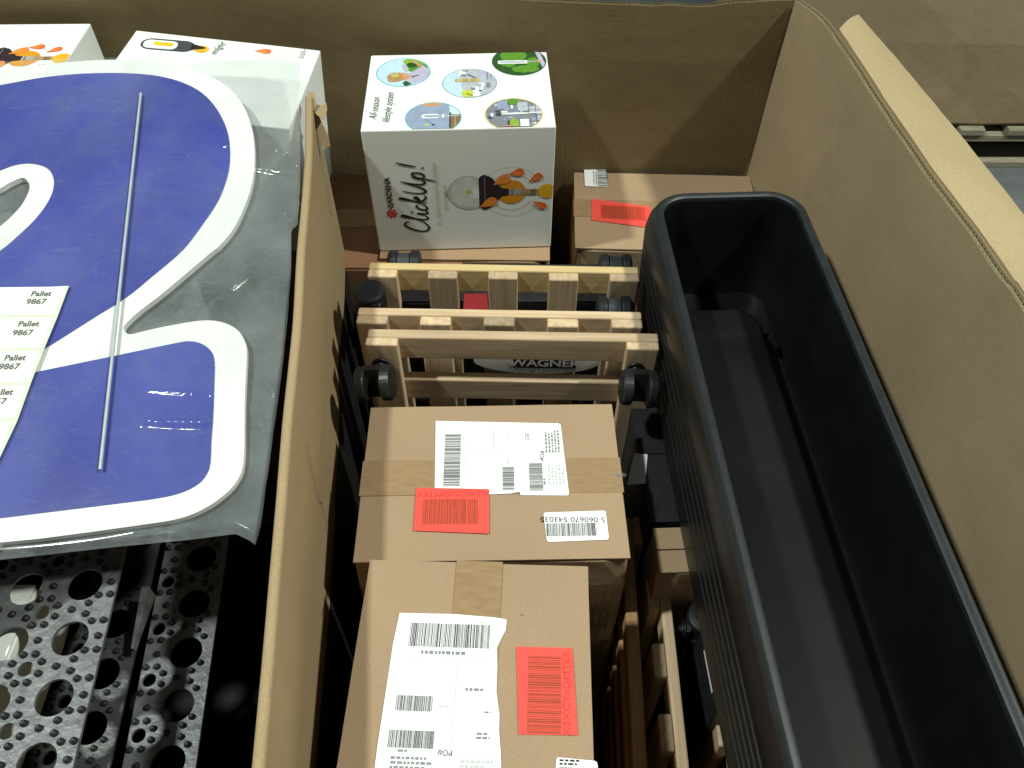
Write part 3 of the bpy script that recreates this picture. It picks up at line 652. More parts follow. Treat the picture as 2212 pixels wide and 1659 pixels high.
def photo(cpx, rad, ring, base, shapes, dots=True):
    c = fz.hit(*cpx); pr = Print(fz, 0.0003)
    if dots:
        pr.layer += 1
        for i in range(54):
            a = 2 * math.pi * i / 54; q = (c[0] + rad * 1.13 * math.cos(a), c[1] + rad * 1.13 * math.sin(a)); pr.poly(circle(*q, .0008, 6), 'p_ring', face, False)
    pr.poly(circle(*c, rad, 48), ring, face); C = clip_poly(circle(*c, rad * 0.965, 48), face); pr.poly(C, base)
    for pts, m in shapes: pr.poly([(c[0] + x * rad, c[1] + y * rad) for x, y in pts], m, C)
    pr.build('photo_print', tb)
def blob(cx, cy, rx, ry, seed=0, n=22, k=.22): return [(cx + rx * math.cos(2 * math.pi * i / n) * (1 + k * noise.noise(Vector((i * .9, seed, 0)))), cy + ry * math.sin(2 * math.pi * i / n) * (1 + k * noise.noise(Vector((i * .9, seed, 5))))) for i in range(n)]
photo(Z9(556, 233), 0.0420, 'p_teal', 'p_sky', [(blob(.45, .75, .5, .28, 1), 'p_leaf2'), (blob(.50, .30, .40, .34, 2), 'p_leaf'), (blob(.30, .50, .22, .2, 9), 'p_dkleaf'), ([(.05, .62), (.2, .2), (.1, -.1), (-.1, .4)], 'p_housegrey'),
      ([(.1, -.45), (.25, -.9), (.9, -.5), (1, .1), (.7, .45), (.5, .2), (.2, -.1)], 'p_lilac'), ([(.35, .78), (.55, .62), (.68, .35), (.55, .4), (.42, .6), (.22, .72)], 'p_skin'), ([(.62, .55), (.72, .45), (1, -.1), (.85, -.1)], 'p_lilac'),
      ([(0, -.75), (.12, -.6), (.35, -.85), (.1, -.98)], 'p_dkleaf'), (blob(-.02, -.32, .28, .26, 3), 'p_skin'), (blob(-.28, -.36, .30, .34, 4), 'p_hair'), (blob(-.3, -.2, .16, .14, 5), 'p_lampgold'), (blob(-.42, -.55, .14, .14, 6), 'p_tan'), ([(.3, -.30), (.6, -.22), (.6, -.26), (.32, -.38)], 'p_dkgrey')])
photo(Z9(1246, 345), 0.0420, 'p_slate', 'p_sky', [([(-.5, .95), (-.35, .3), (-.3, -.35), (.0, -1), (1, -1), (1, 1)], 'p_housegrey'), (rect(-.42, .5, -.15, .85), 'p_paper'), (rect(-.32, .45, -.12, .62), 'p_midgrey'), (rect(-.25, .8, -.05, .86), 'p_dkgrey'),
      ([(-.05, .62), (.35, .25), (.35, .18), (-.1, .56)], 'p_dkgrey'), ([(.3, .9), (.3, .35), (.62, .4), (.62, .85)], 'p_lilac'), (rect(.62, .2, .68, .75), 'p_midgrey'), (rect(.75, .25, .80, .65), 'p_midgrey'), (rect(.2, .3, .28, .36), 'p_midgrey'), (rect(.1, -.9, .36, -.25), 'p_paper'), (rect(.34, -.85, .60, -.15), 'p_housegrey'), (rect(.6, -.35, .75, .0), 'p_midgrey'), (rect(.05, -.5, .2, -.32), 'p_midgrey'),
      ([(.3, .05), (.55, -.05), (.35, -.85), (.28, -.85), (.45, -.1), (.3, -.02)], 'p_paper'), (blob(-.44, .18, .10, .13, 7), 'p_tan'), (rrect(-.48, .06, .38, .30, .08), 'p_lampgold'), (rect(-.25, .09, -.05, .27), 'p_tan'), (rect(.02, .09, .2, .27), 'p_tan'), (blob(-.08, -.72, .22, .26, 8), 'p_limeflower'), ([(-.12, -.74), (.1, -.9), (.12, -.86), (-.08, -.7)], 'p_dkleaf'), (circle(.38, -.55, .06, 10), 'p_dkgrey')])
photo(Z9(1760, 118), 0.0430, 'p_dkgrey', 'p_dkleaf', [(blob(-.2, .4, .5, .4, 11), 'p_leaf'), (blob(.2, -.55, .5, .25, 12), 'p_leaf'), (blob(-.4, -.1, .3, .3, 13), 'p_leaf'), (blob(.5, -.1, .25, .35, 14), 'p_leaf'), (rect(.15, .62, .7, 1.2), 'bronze' if 'bronze' in MATS else 'p_bronze'),
      ([(.55, .95), (.72, .95), (1.05, -.75), (.9, -.8)], 'p_lilac'), (rrect(-.78, -.18, .30, .06, .05), 'p_paper'), (rrect(-.7, -.12, .24, .0, .04), 'p_housegrey'), ([(.28, -.10), (.75, -.06), (.75, .02), (.28, .0)], 'p_silver'), (rect(.68, -.05, .82, .03), 'p_petal2')], False)
photo(Z9(868, 705), 0.0410, 'p_teal', 'p_slate', [([(.55, .75), (.6, .1), (1.1, .0), (1, .7)], 'p_ring'), (rect(.62, -1, 1.1, .18), 'p_wooddk'), (rect(.56, -1, .63, .3), 'p_dkgrey'), (rect(.75, -1, .8, .12), 'p_tan'), (blob(-.1, .85, .4, .12, 15), 'p_skin'),
      (rrect(-.42, -.05, .2, .22, .1), 'p_paper'), (rrect(-.33, .02, .2, .15, .06), 'p_slate'), (rect(.3, -.02, .38, .2), 'p_paper'), (rect(.2, .07, .9, .10), 'p_ring'), (blob(-.22, -.46, .10, .05, 16), 'p_limeflower'), (circle(.0, -.46, .06, 10), 'p_dkgrey'), ([(-.3, -.12), (-.05, -.4), (-.02, -.38), (-.27, -.1)], 'p_midgrey')])
sq = []
rr = random.Random(5)
for i in range(44):
    x, y = rr.uniform(-1, .9), rr.uniform(-.9, .85); a, b = rr.uniform(.06, .24), rr.uniform(.06, .24); sq.append((rect(x, y, x + a, y + b), rr.choice(['p_paper', 'p_midgrey', 'p_dkgrey', 'p_housegrey', 'p_paper', 'p_slate', 'p_lilac', 'p_tan'])))
sq += [(rect(-.55, .3, -.2, .8), 'p_slate'), (blob(.0, .75, .2, .2, 21), 'p_leaf'), (blob(.0, -.6, .16, .3, 22), 'p_leaf2'), (rect(.15, .15, .5, .7), 'p_housegrey'), (rect(.2, -.9, .5, -.35), 'p_paper'), (rect(.55, .0, 1, .45), 'p_housegrey'), (rect(.56, .2, 1, .22), 'p_dkgrey'), (rect(.75, -.9, .77, .45), 'p_dkgrey'), (rect(.56, -.5, 1, -.48), 'p_dkgrey'),
       ([(-.55, .02), (.1, .06), (.5, .03), (1, .08), (1, .02), (.1, -.06), (-.55, -.06)], 'p_paper'), (circle(-.52, -.02, .10, 14), 'p_dkgrey'), (blob(-.25, -.85, .3, .14, 23), 'p_skin')]
photo(Z9(1705, 668), 0.0425, 'p_yellow', 'p_midgrey', sq)
text('lid_lettering', 'All-season', fz, *fz.hit(*Z9(258, 610)), 0.0165, math.pi / 2 - R(2), 'script_ink', tb, shear=0.45, sx=0.86)
text('lid_lettering', 'lifestyle system', fz, *fz.hit(*Z9(400, 600)), 0.0165, math.pi / 2 - R(2), 'script_ink', tb, shear=0.45, sx=0.80)

# --- lamp box behind the sign, half covered by the film
ang = R(-3.0); p0 = on_z(*Z1(860, 190), 0.886)
M = Matrix.Rotation(ang, 4, 'Z') @ Matrix.Rotation(R(5.0), 4, 'Y'); M = Matrix.Translation(p0 - M @ Vector((-WB / 2, DB / 2, HB))) @ M
tb = lamp_box('white lamp box half covered by the clear film, black torch-shaped lamp on top', M); fm = Frame(M @ Vector((0, 0, HB)), M.to_3x3() @ Vector((1, 0, 0)), M.to_3x3() @ Vector((0, 1, 0)))
pr = Print(fm, 0.0003)
pr.poly(circle(*fm.hit(*Z1(1275, 312)), 0.0105), 'p_amber')
a = fm.hit(*Z1(890, 272)); b = fm.hit(*Z1(1230, 300)); d = Vector((b[0] - a[0], b[1] - a[1])); L = d.length; an = math.atan2(d.y, d.x)
T = lambda P: [(a[0] + x * math.cos(an) - y * math.sin(an), a[1] + x * math.sin(an) + y * math.cos(an)) for x, y in P]
hw = 0.016
pr.poly(T(rrect(0, -hw, L, hw, hw * .98)), 'p_dkgrey'); pr.poly(T(rrect(.004, -hw + .004, L * .68, hw - .004, hw * .6)), 'p_paper'); pr.poly(T(rrect(.018, -hw * .2, L * .6, hw * .45, .004)), 'p_yellow'); pr.poly(T([(L * .93, -hw * .6), (L + .016, -.002), (L + .016, .002), (L * .93, hw * .6)]), 'p_bronze')
pr.build('lamp_picture', tb); pr = Print(fm, 0.0003)
pr.poly(petal(*fm.hit(*Z1(1660, 325)), 0.1, .026, .011), 'p_petal'); pr.poly(petal(*fm.hit(*Z1(1655, 328)), 0.1, .015, .006), 'p_orange')
pr.build('petal_picture', tb); pr = Print(fm, 0.0003)
pr.lines(*bx(fm, Z1, 1885, 310, 1945, 368), 'grey_ink', 3, True, 51)
pr.build('small_print', tb)
text('lid_lettering', 'enlight!', fm, *fm.hit(*Z1(1378, 308)), 0.0155, math.pi / 2 - R(12), 'script_ink', tb, shear=0.45, sx=0.8)
# --- lamp box at the left edge, lamp side up
q = on_z(*Z1(578, 152), 0.880)
M = Matrix.Translation((q.x - WB / 2, q.y - DB / 2, 0.880 - HB)) @ Matrix.Rotation(R(1.0), 4, 'Z')
tb = lamp_box('white lamp box at left edge, its lamp and orange petals picture facing up', M)
lamp_picture(Frame(M @ Vector((0, 0, HB)), M.to_3x3() @ Vector((1, 0, 0)), M.to_3x3() @ Vector((0, 1, 0))), tb, WB, DB)
tS, fS = carton('brown carton under the two white lamp boxes behind the blue sign', (-0.640, 1.125, BASE), 0.50, 0.23, 0.634 - BASE, 0, 'x', 'kraft_warm', True, 'brown cartons', 14.0)
tC.location.x = -0.275 + 0.045; 
tC.location.y = 1.125
W[tC.name] = Matrix.Translation(tC.location)

# ================================================================== plant trolleys of pine slats with black castors
SL, SW, ST, PITCH_S = 0.370, 0.0405, 0.0150, 0.0824
slat_me = box_mesh(-SW / 2, SW / 2, -ST, 0, -SL / 2, SL / 2); beam_me = box_mesh(-SL / 2, SL / 2, 0.0002, 0.0135, -0.0205, 0.0205)
def castor(t, x, z, swivel, grey=False, knob=False):
    """stem along the trolley's +y; swivel turns the wheels about the stem"""
    M = Matrix.Translation((x, 0.0135, z)) @ Matrix.Rotation(R(-90), 4, 'X') @ Matrix.Rotation(swivel, 4, 'Z')
    V, F = lathe([(0.0115, 0.0002), (0.0115, 0.003), (0.0055, 0.0035), (0.0055, 0.014), (0.010, 0.015), (0.011, 0.016), (0.006, 0.0175)], 20)
    b = len(V)
    for z_, a_ in ((0.0160, 0.0145), (0.0215, 0.0175)): V += [(-a_, -.010, z_), (a_, -.010, z_), (a_, .022, z_ + .004), (-a_, .022, z_ + .004)]
    F += [[b + 3, b + 2, b + 1, b], [b + 4, b + 5, b + 6, b + 7]] + [[b + i, b + (i + 1) % 4, b + 4 + (i + 1) % 4, b + 4 + i] for i in range(4)]
    # hood: half round shell between the wheels
    b = len(V); n = 14
    for xx in (-0.0085, 0.0085):
        V.append((xx, 0.008, 0.040)); V += [(xx, 0.008 + 0.0215 * math.cos(math.pi * i / n + math.pi * 0.05), 0.040 - 0.0215 * math.sin(math.pi * i / n + math.pi * 0.05)) for i in range(n + 1)]
    k = n + 2
    for i in range(n + 1):
        p, q = b + i, b + (i + 1)
        if i > 0: F.append([p, q, q + k, p + k])
    F.append([b + i for i in range(k)][::-1]); F.append([b + k + i for i in range(k)]); F.append([b, b + k, b + k + 1, b + 1]); F.append([b, b + k - 1, b + 2 * k - 1, b + k])
    me = bpy.data.meshes.new('castor'); me.from_pydata(V, [], F); me.update()
    c = mesh_obj('castor', me, 'castor_grey' if grey else 'castor_plastic', t, bevel=0.001, M=M)
    for s in (-1, 1):
        V, F = lathe([(0.0135, 0.0), (0.0205, 0.0), (0.0225, 0.002), (0.0225, 0.0105), (0.0205, 0.0135), (0.014, 0.0150), (0.005, 0.0155)], 30)
        Mw = Matrix.Translation((s * 0.009, 0.008, 0.040)) @ Matrix.Rotation(R(90 * s), 4, 'Y')
        me = bpy.data.meshes.new('wheel'); me.from_pydata(V, [], F); me.update(); mesh_obj('wheel', me, 'castor_plastic', c, smooth=False, bevel=0.0006, M=Mw)
def trolley(label, M, castors, beam_mat='wood_x', slat_mat='wood_z'):
    t = thing('plant_trolley', label, 'plant trolley', group='slatted plant trolleys on castors', M=M)
    for i in range(5):
        x = (i - 2) * PITCH_S; me = slat_me.copy(); o = mesh_obj('slat', me, slat_mat, t, bevel=0.0026, seg=3, M=Matrix.Translation((x, 0, random.uniform(-.0008, .0008))))
    for z in (SL / 2 - 0.0205, -SL / 2 + 0.0205): mesh_obj('crossbeam', beam_me.copy(), beam_mat, t, bevel=0.0022, M=Matrix.Translation((0, 0, z)))
    for c in castors: castor(t, *c)
    return t
ZT = 0.737
def standing(cx, y, ztop, rz): return Matrix.Translation((cx, y, ztop - SL / 2)) @ Matrix.Rotation(rz, 4, 'Z')
e = SL / 2
T1 = trolley('hindmost standing pine trolley with a golden top crossbeam', standing(-0.0120, 0.842, ZT, R(-1.5)), [(-e + .040, e - .034, 0, True), (e - .026, e - .034, 0, True), (-e + .04, -e + .03, 0), (e - .04, -e + .03, 0)], 'wood_x_gold')
T2 = trolley('middle standing pine trolley with five slat ends and a brand sleeve', standing(-0.0165, 0.7545, ZT, R(-1.3)), [(-e + .014, e - .030, R(90)), (e - .030, e - .034, 0, True), (-e + .04, -e + .03, 0), (e - .04, -e + .03, 0)], 'wood_x')
M3 = Matrix.Translation((0.0, 0.7135, ZT + 0.001 - SL / 2)) @ Matrix.Rotation(R(-1.3) + math.pi, 4, 'Z') @ Matrix.Rotation(R(90), 4, 'Y')
T3 = trolley('foremost standing pine trolley, two black castors facing the taped carton', M3, [(-e + .036, e - .016, R(98)), (-e + .036, -e + .026, R(86)), (e - .03, e - .022, 0.3), (e - .03, -e + .022, 0.2)], 'wood_x')
# brand sleeve on the middle trolley
MT = W[T2.name]; fw = Frame(MT @ Vector((0, -ST - 0.0012, 0)), MT.to_3x3() @ Vector((1, 0, 0)), (0, 0, 1))
c = fw.hit(*Z6(1300, 735)); bl = blob(c[0] - .012, c[1] + .002, .085, .026, 0, 40, 0.0)
s = sheet('brand_label', fw, bl, 0, 0.0006, 'label_white', T2)
a = fw.hit(*Z6(1110, 765)); b = fw.hit(*Z6(1485, 700))
pr = Print(fw, 0.0007); pr.poly(rect(a[0], a[1], b[0], b[1]), 'black_ink'); pr.build('black_band', s)
text('brand_lettering', 'WAGNER', fw, (a[0] + b[0]) / 2, a[1] + 0.010, 0.020, 0, 'label_white', s, 0.0011, sx=1.08, bold=0.0005)
text('brand_lettering', 'design yourself', fw, *fw.hit(*Z6(1295, 777)), 0.0125, 0, 'grey_ink', s, 0.0011, sx=1.12)
# trolleys standing on edge in the gap beside the cartons
def sideways(x, y, ztop, yaw): return Matrix.Translation((x, y, ztop - SL / 2)) @ Matrix.Rotation(R(-90) + yaw, 4, 'Z')
T4 = trolley('pale pine trolley on edge low beside the black planter, slat ends showing', sideways(0.1795, 0.292, 0.550, R(-1.2)), [(-e + .055, e - .022, R(90)), (e - .06, e - .022, R(90)), (-e + .05, -e + .03, 0)], 'wood_x')
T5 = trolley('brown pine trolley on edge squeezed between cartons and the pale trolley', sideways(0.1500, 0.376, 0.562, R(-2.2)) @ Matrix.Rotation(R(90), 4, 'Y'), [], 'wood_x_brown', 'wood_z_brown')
T6 = trolley('pine trolley on edge deep under the near end of the planter', sideways(0.252, 0.150, 0.490, R(-2.0)), [], 'wood_x')
# carton block the three standing trolleys rest on
tK, fK = carton('black carton deep under the three standing trolleys', (-0.02, 0.805, BASE), 0.36, 0.24, 0.3665 - BASE, 0, 'x', 'black_print', False, 'black cartons', 16.0)

tN, fN = carton('low black carton with red sticker behind the golden-topped trolley', (-0.02, 0.950, BASE), 0.34, 0.085, 0.615 - BASE, 0, 'x', 'black_print', False, 'black cartons', 17.0)
sheet('red_sticker', fN, px(fN, [(1003, 636), (1052, 636), (1056, 680), (1000, 680)]), 0.0012, 0.0015, 'label_red_shaded', tN)
# ================================================================== the black planter
def planter():
    yaw = math.atan2(0.042, 1.0)      # turned slightly
    c = Vector((0.3130, 0.445, 0.62)); t = thing('planter', 'long black plastic plant trough with ribbed side lying along right wall', 'planter', M=Matrix.Translation(c) @ Matrix.Rotation(yaw, 4, 'Z'))
    hw, hl, Hh, rc = 0.1125, 0.498, 0.182, 0.058
    prof = [(-0.026, 0.006), (-0.022, 0.004), (-0.014, 0.0)]
    outer = [(0.012, 0.0), (0.006, 0.004), (0.004, 0.012), (0.0025, 0.050)]
    z = 0.056; o = 0.0025
    for k in range(5):
        outer += [(o, z), (o + 0.0035, z + 0.0025), (o + 0.0035, z + 0.0045), (o - 0.0004, z + 0.0075), (o - 0.0006, z + 0.0170)]; o -= 0.0006; z += 0.0195
    outer += [(0.0, z + 0.001), (0.0025, Hh - 0.016), (0.0075, Hh - 0.007), (0.0100, Hh - 0.0025), (0.0130, Hh)]
    inner = [(0.0185, Hh - 0.0002), (0.0212, Hh - 0.0022), (0.0224, Hh - 0.007), (0.0230, Hh - 0.05), (0.0250, 0.02), (0.029, 0.006)]
    rings = outer + inner
    def ring(inset, z):
        r = max(0.012, rc - inset); P = []
        for cx, cy, a0 in ((hw - inset - r, -hl + inset + r, -90), (hw - inset - r, hl - inset - r, 0), (-hw + inset + r, hl - inset - r, 90), (-hw + inset + r, -hl + inset + r, 180)):
            for i in range(11): a = R(a0 + 9 * i); P.append((cx + r * math.cos(a), cy + r * math.sin(a), z))
        return P
    V, F = [], []; n = 44
    for i_, z_ in rings: V += ring(i_, z_)
    for j in range(len(rings) - 1):
        for i in range(n): F.append([j * n + i, j * n + (i + 1) % n, (j + 1) * n + (i + 1) % n, (j + 1) * n + i])
    F.append(list(range(n))[::-1]); F.append([(len(rings) - 1) * n + i for i in range(n)])
    me = bpy.data.meshes.new('trough'); me.from_pydata(V, [], F); me.update()
    o = mesh_obj('trough', me, ['planter_plastic', 'rim_sheen'], t, smooth=True)
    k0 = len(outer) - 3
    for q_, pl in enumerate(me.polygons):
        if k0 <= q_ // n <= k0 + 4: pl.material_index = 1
    es = o.modifiers.new('sharp', 'EDGE_SPLIT'); es.split_angle = R(38)
    # the false floor inside
    P = rrect(-hw + 0.028, -hl + 0.035, hw - 0.068, hl - 0.118, 0.03, 8); zt = 0.062
    fr = Frame(W[t.name] @ Vector((0, 0, zt)), W[t.name].to_3x3() @ Vector((1, 0, 0)), W[t.name].to_3x3() @ Vector((0, 1, 0)))
    sheet('false_floor', fr, P, -0.054, 0.0, 'insert_plastic', t, bevel=0.004)
    a, b = fr.hit(*Z3(905, 1500)); sheet('filler_slot', fr, rect(hw - 0.0675, hl - 0.17, hw - 0.061, hl - 0.15), -0.03, 0.002, 'planter_plastic', t)
    return t
planter()
tD, fD = carton('narrow brown carton under the planter at the far end of pale trolley', (0.302, 0.4855, BASE), 0.262, 0.060, 0.6185 - BASE, R(2), 'x', 'kraft', False, 'brown cartons', 18.0)
tE, fE = carton('black carton under the middle of the planter beside the pale trolley', (0.330, 0.385, BASE), 0.200, 0.125, 0.6185 - BASE, R(2), 'x', 'black_print', False, 'black cartons', 19.0)
tF, fF = carton('black carton carrying a white sheet under far half of the planter', (0.297, 0.625, BASE), 0.266, 0.205, 0.6185 - BASE, R(2), 'x', 'black_print', False, 'black cartons', 20.0)
st = px(fF, [Z8(285, 140), Z8(350, 145), Z8(340, 285), Z8(250, 292)]); sheet('white_paper', fF, st, 0.001, 0.0014, 'label_white', tF)
fs_ = Frame(W[tE.name] @ Vector((-0.1006, 0, 0.40)), W[tE.name].to_3x3() @ Vector((0, -1, 0)), (0, 0, 1))
s_ = sheet('side_sticker', fs_, rect(-0.005, -0.005, 0.045, 0.055), 0.0012, 0.0015, 'label_white', tE)
pr = Print(fs_, 0.0016); pr.lines(0.0, 0.0, 0.04, 0.02, 'grey_ink', 3, False, 61); pr.poly(rect(0.004, 0.03, 0.016, 0.048), 'black_ink'); pr.build('small_print', s_)

# ================================================================== the cardboard divider
ZD = 0.840
dl = [Z1(1925, 602), Z1(1945, 950), Z1(1920, 1250), Z4(1800, 0), Z4(1780, 400), Z4(1740, 700), Z4(1695, 1050), Z4(1655, 1500), Z5(1655, 470), Z5(1612, 1000), Z5(1550, 1640)]
DZ = [0.884, 0.877, 0.868, 0.862, 0.855, 0.849, 0.845, 0.842, 0.84, 0.84, 0.84]
DL = [on_z(*p, z) for p, z in zip(dl, DZ)]
x0, y0, x1, y1 = DL[0].x, DL[0].y, DL[-1].x, DL[-1].y
DL = [Vector((0.5 * p.x + 0.5 * (x0 + (x1 - x0) * (p.y - y0) / (y1 - y0)), p.y, p.z)) for p in DL]
DL.append(DL[-1] + (DL[-1] - DL[-3]).normalized() * 0.21)
DL = resample([Vector(p) for p in catmull([tuple(p) for p in DL], 4)], 0.012)
dv = thing('cardboard_divider', 'upright kraft cardboard divider with torn top corner and black print', 'divider', (DL[len(DL) // 2].x, DL[len(DL) // 2].y, BASE))
TH = 0.0105; V, F = [], []; n = len(DL)
prof = []
for k in range(9):
    a = math.pi * k / 8; prof.append((TH / 2 - TH / 2 * math.cos(a), TH / 2 * math.sin(a) * 0.8 - TH / 2))
prof = [(0.0, BASE + 0.001 - ZD), (0.0, -0.30), (0.0, -0.10), (0.0, -0.03)] + prof + [(TH, -0.03)] + [(TH + 0.0, -0.06 - 0.04 * i) for i in range(14)] + [(TH, BASE + 0.001 - ZD)]
m = len(prof)
nd = []
for i in range(n):
    d = (DL[max(0, i - 1)] - DL[min(n - 1, i + 1)]); d.z = 0; d.normalize(); q = Vector((d.y, -d.x, 0)); q = q if q.x > 0 else -q; nd.append(q)
for i in range(n):
    dip = 0.0
    zt = 0.0025 * noise.noise(Vector((DL[i].y * 9, 2, 2))) 
    for (o, z) in prof:
        f = min(1, -z / 0.4); wv = 0.003 * noise.noise(Vector((DL[i].y * 4, z * 4, 9))) * f
        q_ = DL[i] + nd[i] * (o + wv); V.append(Vector((q_.x, q_.y, (DL[i].z if z > -0.05 else ZD) + z + (zt if z > -0.05 else 0))))
for i in range(n - 1):
    for j in range(m - 1): a = i * m + j; F.append([a, a + 1, a + m + 1, a + m])
F.append(list(range(m))); F.append([(n - 1) * m + j for j in range(m)][::-1])
world_obj('panel', V, F, 'kraft_pale', dv)
# black print on the lower right face: boundary read off the photograph
fd = Frame(Vector((DL[n // 2].x, DL[n // 2].y, ZD)) + nd[n // 2] * (TH + 0.0075), (DL[0] - DL[-1]).normalized() * -1, (0, 0, 1))
sgn = 1
bnd = [Z1(2230, 1560), Z4(2085, 500), Z4(2066, 720), Z4(2075, 900), Z4(2062, 1150), Z4(2052, 1500), Z5(2112, 20), Z5(2085, 500), Z5(2060, 800), Z5(2040, 1000), Z5(2010, 1350), Z5(1982, 1659)]
Bp = [fd.hit(*p) for p in bnd]; Bp = catmull([Bp[0]] + Bp, 4)
Bp.append((Bp[-1][0] + 0.12, Bp[-1][1] + 0.01))
poly = Bp + [(Bp[-1][0], BASE + 0.02 - ZD), (Bp[0][0], BASE + 0.02 - ZD)]
V, F = [], []
for k, (a, b) in enumerate(Bp):
    for j in range(7): V.append(fd.pt(a, b + (BASE + 0.02 - ZD - b) * j / 6, 0))
for k in range(len(Bp) - 1):
    for j in range(6): q = k * 7 + j; F.append([q, q + 7, q + 8, q + 1])
def snug(V, lift):                # lays print onto the wavy face
    out = []
    for p in V:
        i = min(range(n), key=lambda i: (DL[i].x - p.x) ** 2 + (DL[i].y - p.y) ** 2); i0 = min(max(i, 1), n - 2)
        z = p.z - ZD; f = min(1, -z / 0.4); d = (DL[i0 + 1] - DL[i0 - 1]); d.z = 0; p2_ = Vector((p.x, p.y, 0)) - Vector((DL[i0 - 1].x, DL[i0 - 1].y, 0)); tt = p2_.dot(d) / d.length_squared; bp_ = DL[i0 - 1] + d * tt
        wv = 0.003 * noise.noise(Vector((bp_.y * 4, z * 4, 9))) * f
        q = bp_ + nd[i0] * (TH + wv + lift); out.append(Vector((q.x, q.y, p.z)))
    return out
world_obj('black_print', snug(V, 0.0016), F, 'black_print', dv)
pr = Print(fd, 0.0)
for pts, wd in (([Z1(2035, 880), Z1(2050, 1020), Z1(2085, 1200), Z1(2118, 1420)], .0020), ([Z1(2055, 900), Z1(2095, 1120), Z1(2122, 1330), Z1(2118, 1410)], .0020),
                ([Z4(1880, 1160), Z4(1915, 1300), Z4(1960, 1480), Z5(2030, 0), Z5(2060, 150), Z5(2082, 330)], .0009), ([Z5(2085, 320), Z5(2078, 430), Z5(2055, 540), Z5(2027, 660)], .0028), ([Z4(2075, 640), Z4(2066, 800), Z4(2095, 930)], .0028)):
    stroke(pr, catmull([fd.hit(*p) for p in pts], 8), wd, 'black_print')
world_obj('drawn_lines', snug(pr.V, 0.0021), pr.F, 'black_print', dv)
# torn scraps at the far top corner
for pts, z0, z1 in (([Z1(1985, 655), Z1(2030, 668), Z1(2062, 648), Z1(2068, 690), Z1(2048, 758), Z1(2018, 735), Z1(1990, 715)], 0.868, 0.876), ([Z1(1982, 700), Z1(2018, 738), Z1(2050, 800), Z1(2075, 860), Z1(2090, 928), Z1(2072, 922), Z1(2058, 940), Z1(2030, 900), Z1(2005, 830), Z1(1985, 770)], 0.872, 0.838), ([Z1(1940, 585), Z1(1985, 575), Z1(2002, 640), Z1(1990, 700), Z1(1962, 660), Z1(1950, 620)], 0.880, 0.874)):
    ys = [p[1] for p in pts]; V = []; m_ = len(pts)
    for lay in (0, -0.0010):
        for p in pts: k = (p[1] - min(ys)) / (max(ys) - min(ys)); V.append(on_z(*p, z0 + (z1 - z0) * k) + Vector((0, 0, lay)))
    F = [list(range(m_)), [m_ + i for i in range(m_)][::-1]] + [[i, (i + 1) % m_, m_ + (i + 1) % m_, m_ + i] for i in range(m_)]
    world_obj('torn_flap', V, F, 'kraft_pale', dv)

# ================================================================== the blue sign in its clear film
SIGN = Frame((-0.5, 0.35, 0.805), (1, 0, 0), (0, 0.65, 0.088))
def S(*P): return [SIGN.hit(*p) for p in P]
outer = [(-330, 150), (0, 147), (135, 135), (239, 129), (342, 132), (410, 147), (478, 178), (520, 219), (543, 273), (550, 328), (547, 383), (533, 434), (506, 492), (472, 533), (455, 546), (358, 628), (301, 672), (273, 698), (267, 708), (272, 719), (284, 722), (304, 717), (358, 705), (430, 693),
         (476, 695), (512, 712), (530, 740), (533, 773), (529, 851), (528, 916), (526, 998), (512, 1038), (483, 1070), (440, 1099), (387, 1120), (304, 1134), (105, 1161), (0, 1172), (-330, 1205)]
hole = [(-170, 520), (-60, 436), (0, 407), (20, 395), (48, 384), (61, 393), (63, 410), (48, 441), (24, 468), (0, 489), (-70, 545)]
def smooth_closed(P): return catmull([SIGN.hit(*p) for p in P], 4, True)
sg = thing('shaped_sign', 'large blue and white cut-out letter sign lying flat at left', 'sign', SIGN.pt(0.1, 0.3, -0.007)[:])
BT = 0.007
filled('board', [smooth_closed(outer), smooth_closed(hole)], SIGN, -BT, 0, 'board_white', sg)
up = [(-300, 215), (-60, 195), (0, 185), (103, 167), (205, 159), (308, 161), (376, 173), (427, 195), (461, 226), (485, 267), (496, 308), (496, 359), (485, 403), (468, 441), (437, 487), (395, 541), (330, 597), (272, 644), (200, 689), (107, 748), (20, 800), (-60, 845), (-300, 960)]
upin = [(-200, 480), (-60, 392), (0, 369), (34, 357), (68, 354), (99, 362), (114, 379), (117, 403), (106, 434), (79, 472), (41, 509), (0, 543), (-80, 590)]
filled('blue_field', [smooth_closed(up), smooth_closed(upin)], SIGN, 0.0004, 0.0009, 'sign_blue', sg)
lo = [(-250, 880), (-60, 835), (86, 803), (251, 769), (380, 742), (412, 738), (437, 744), (456, 759), (464, 783), (463, 840), (461, 900), (457, 952), (455, 998), (448, 1023), (430, 1045), (394, 1064), (340, 1077), (233, 1091), (0, 1120), (-250, 1152)]
filled('blue_field', [smooth_closed(lo)], SIGN, 0.0004, 0.0009, 'sign_blue', sg)

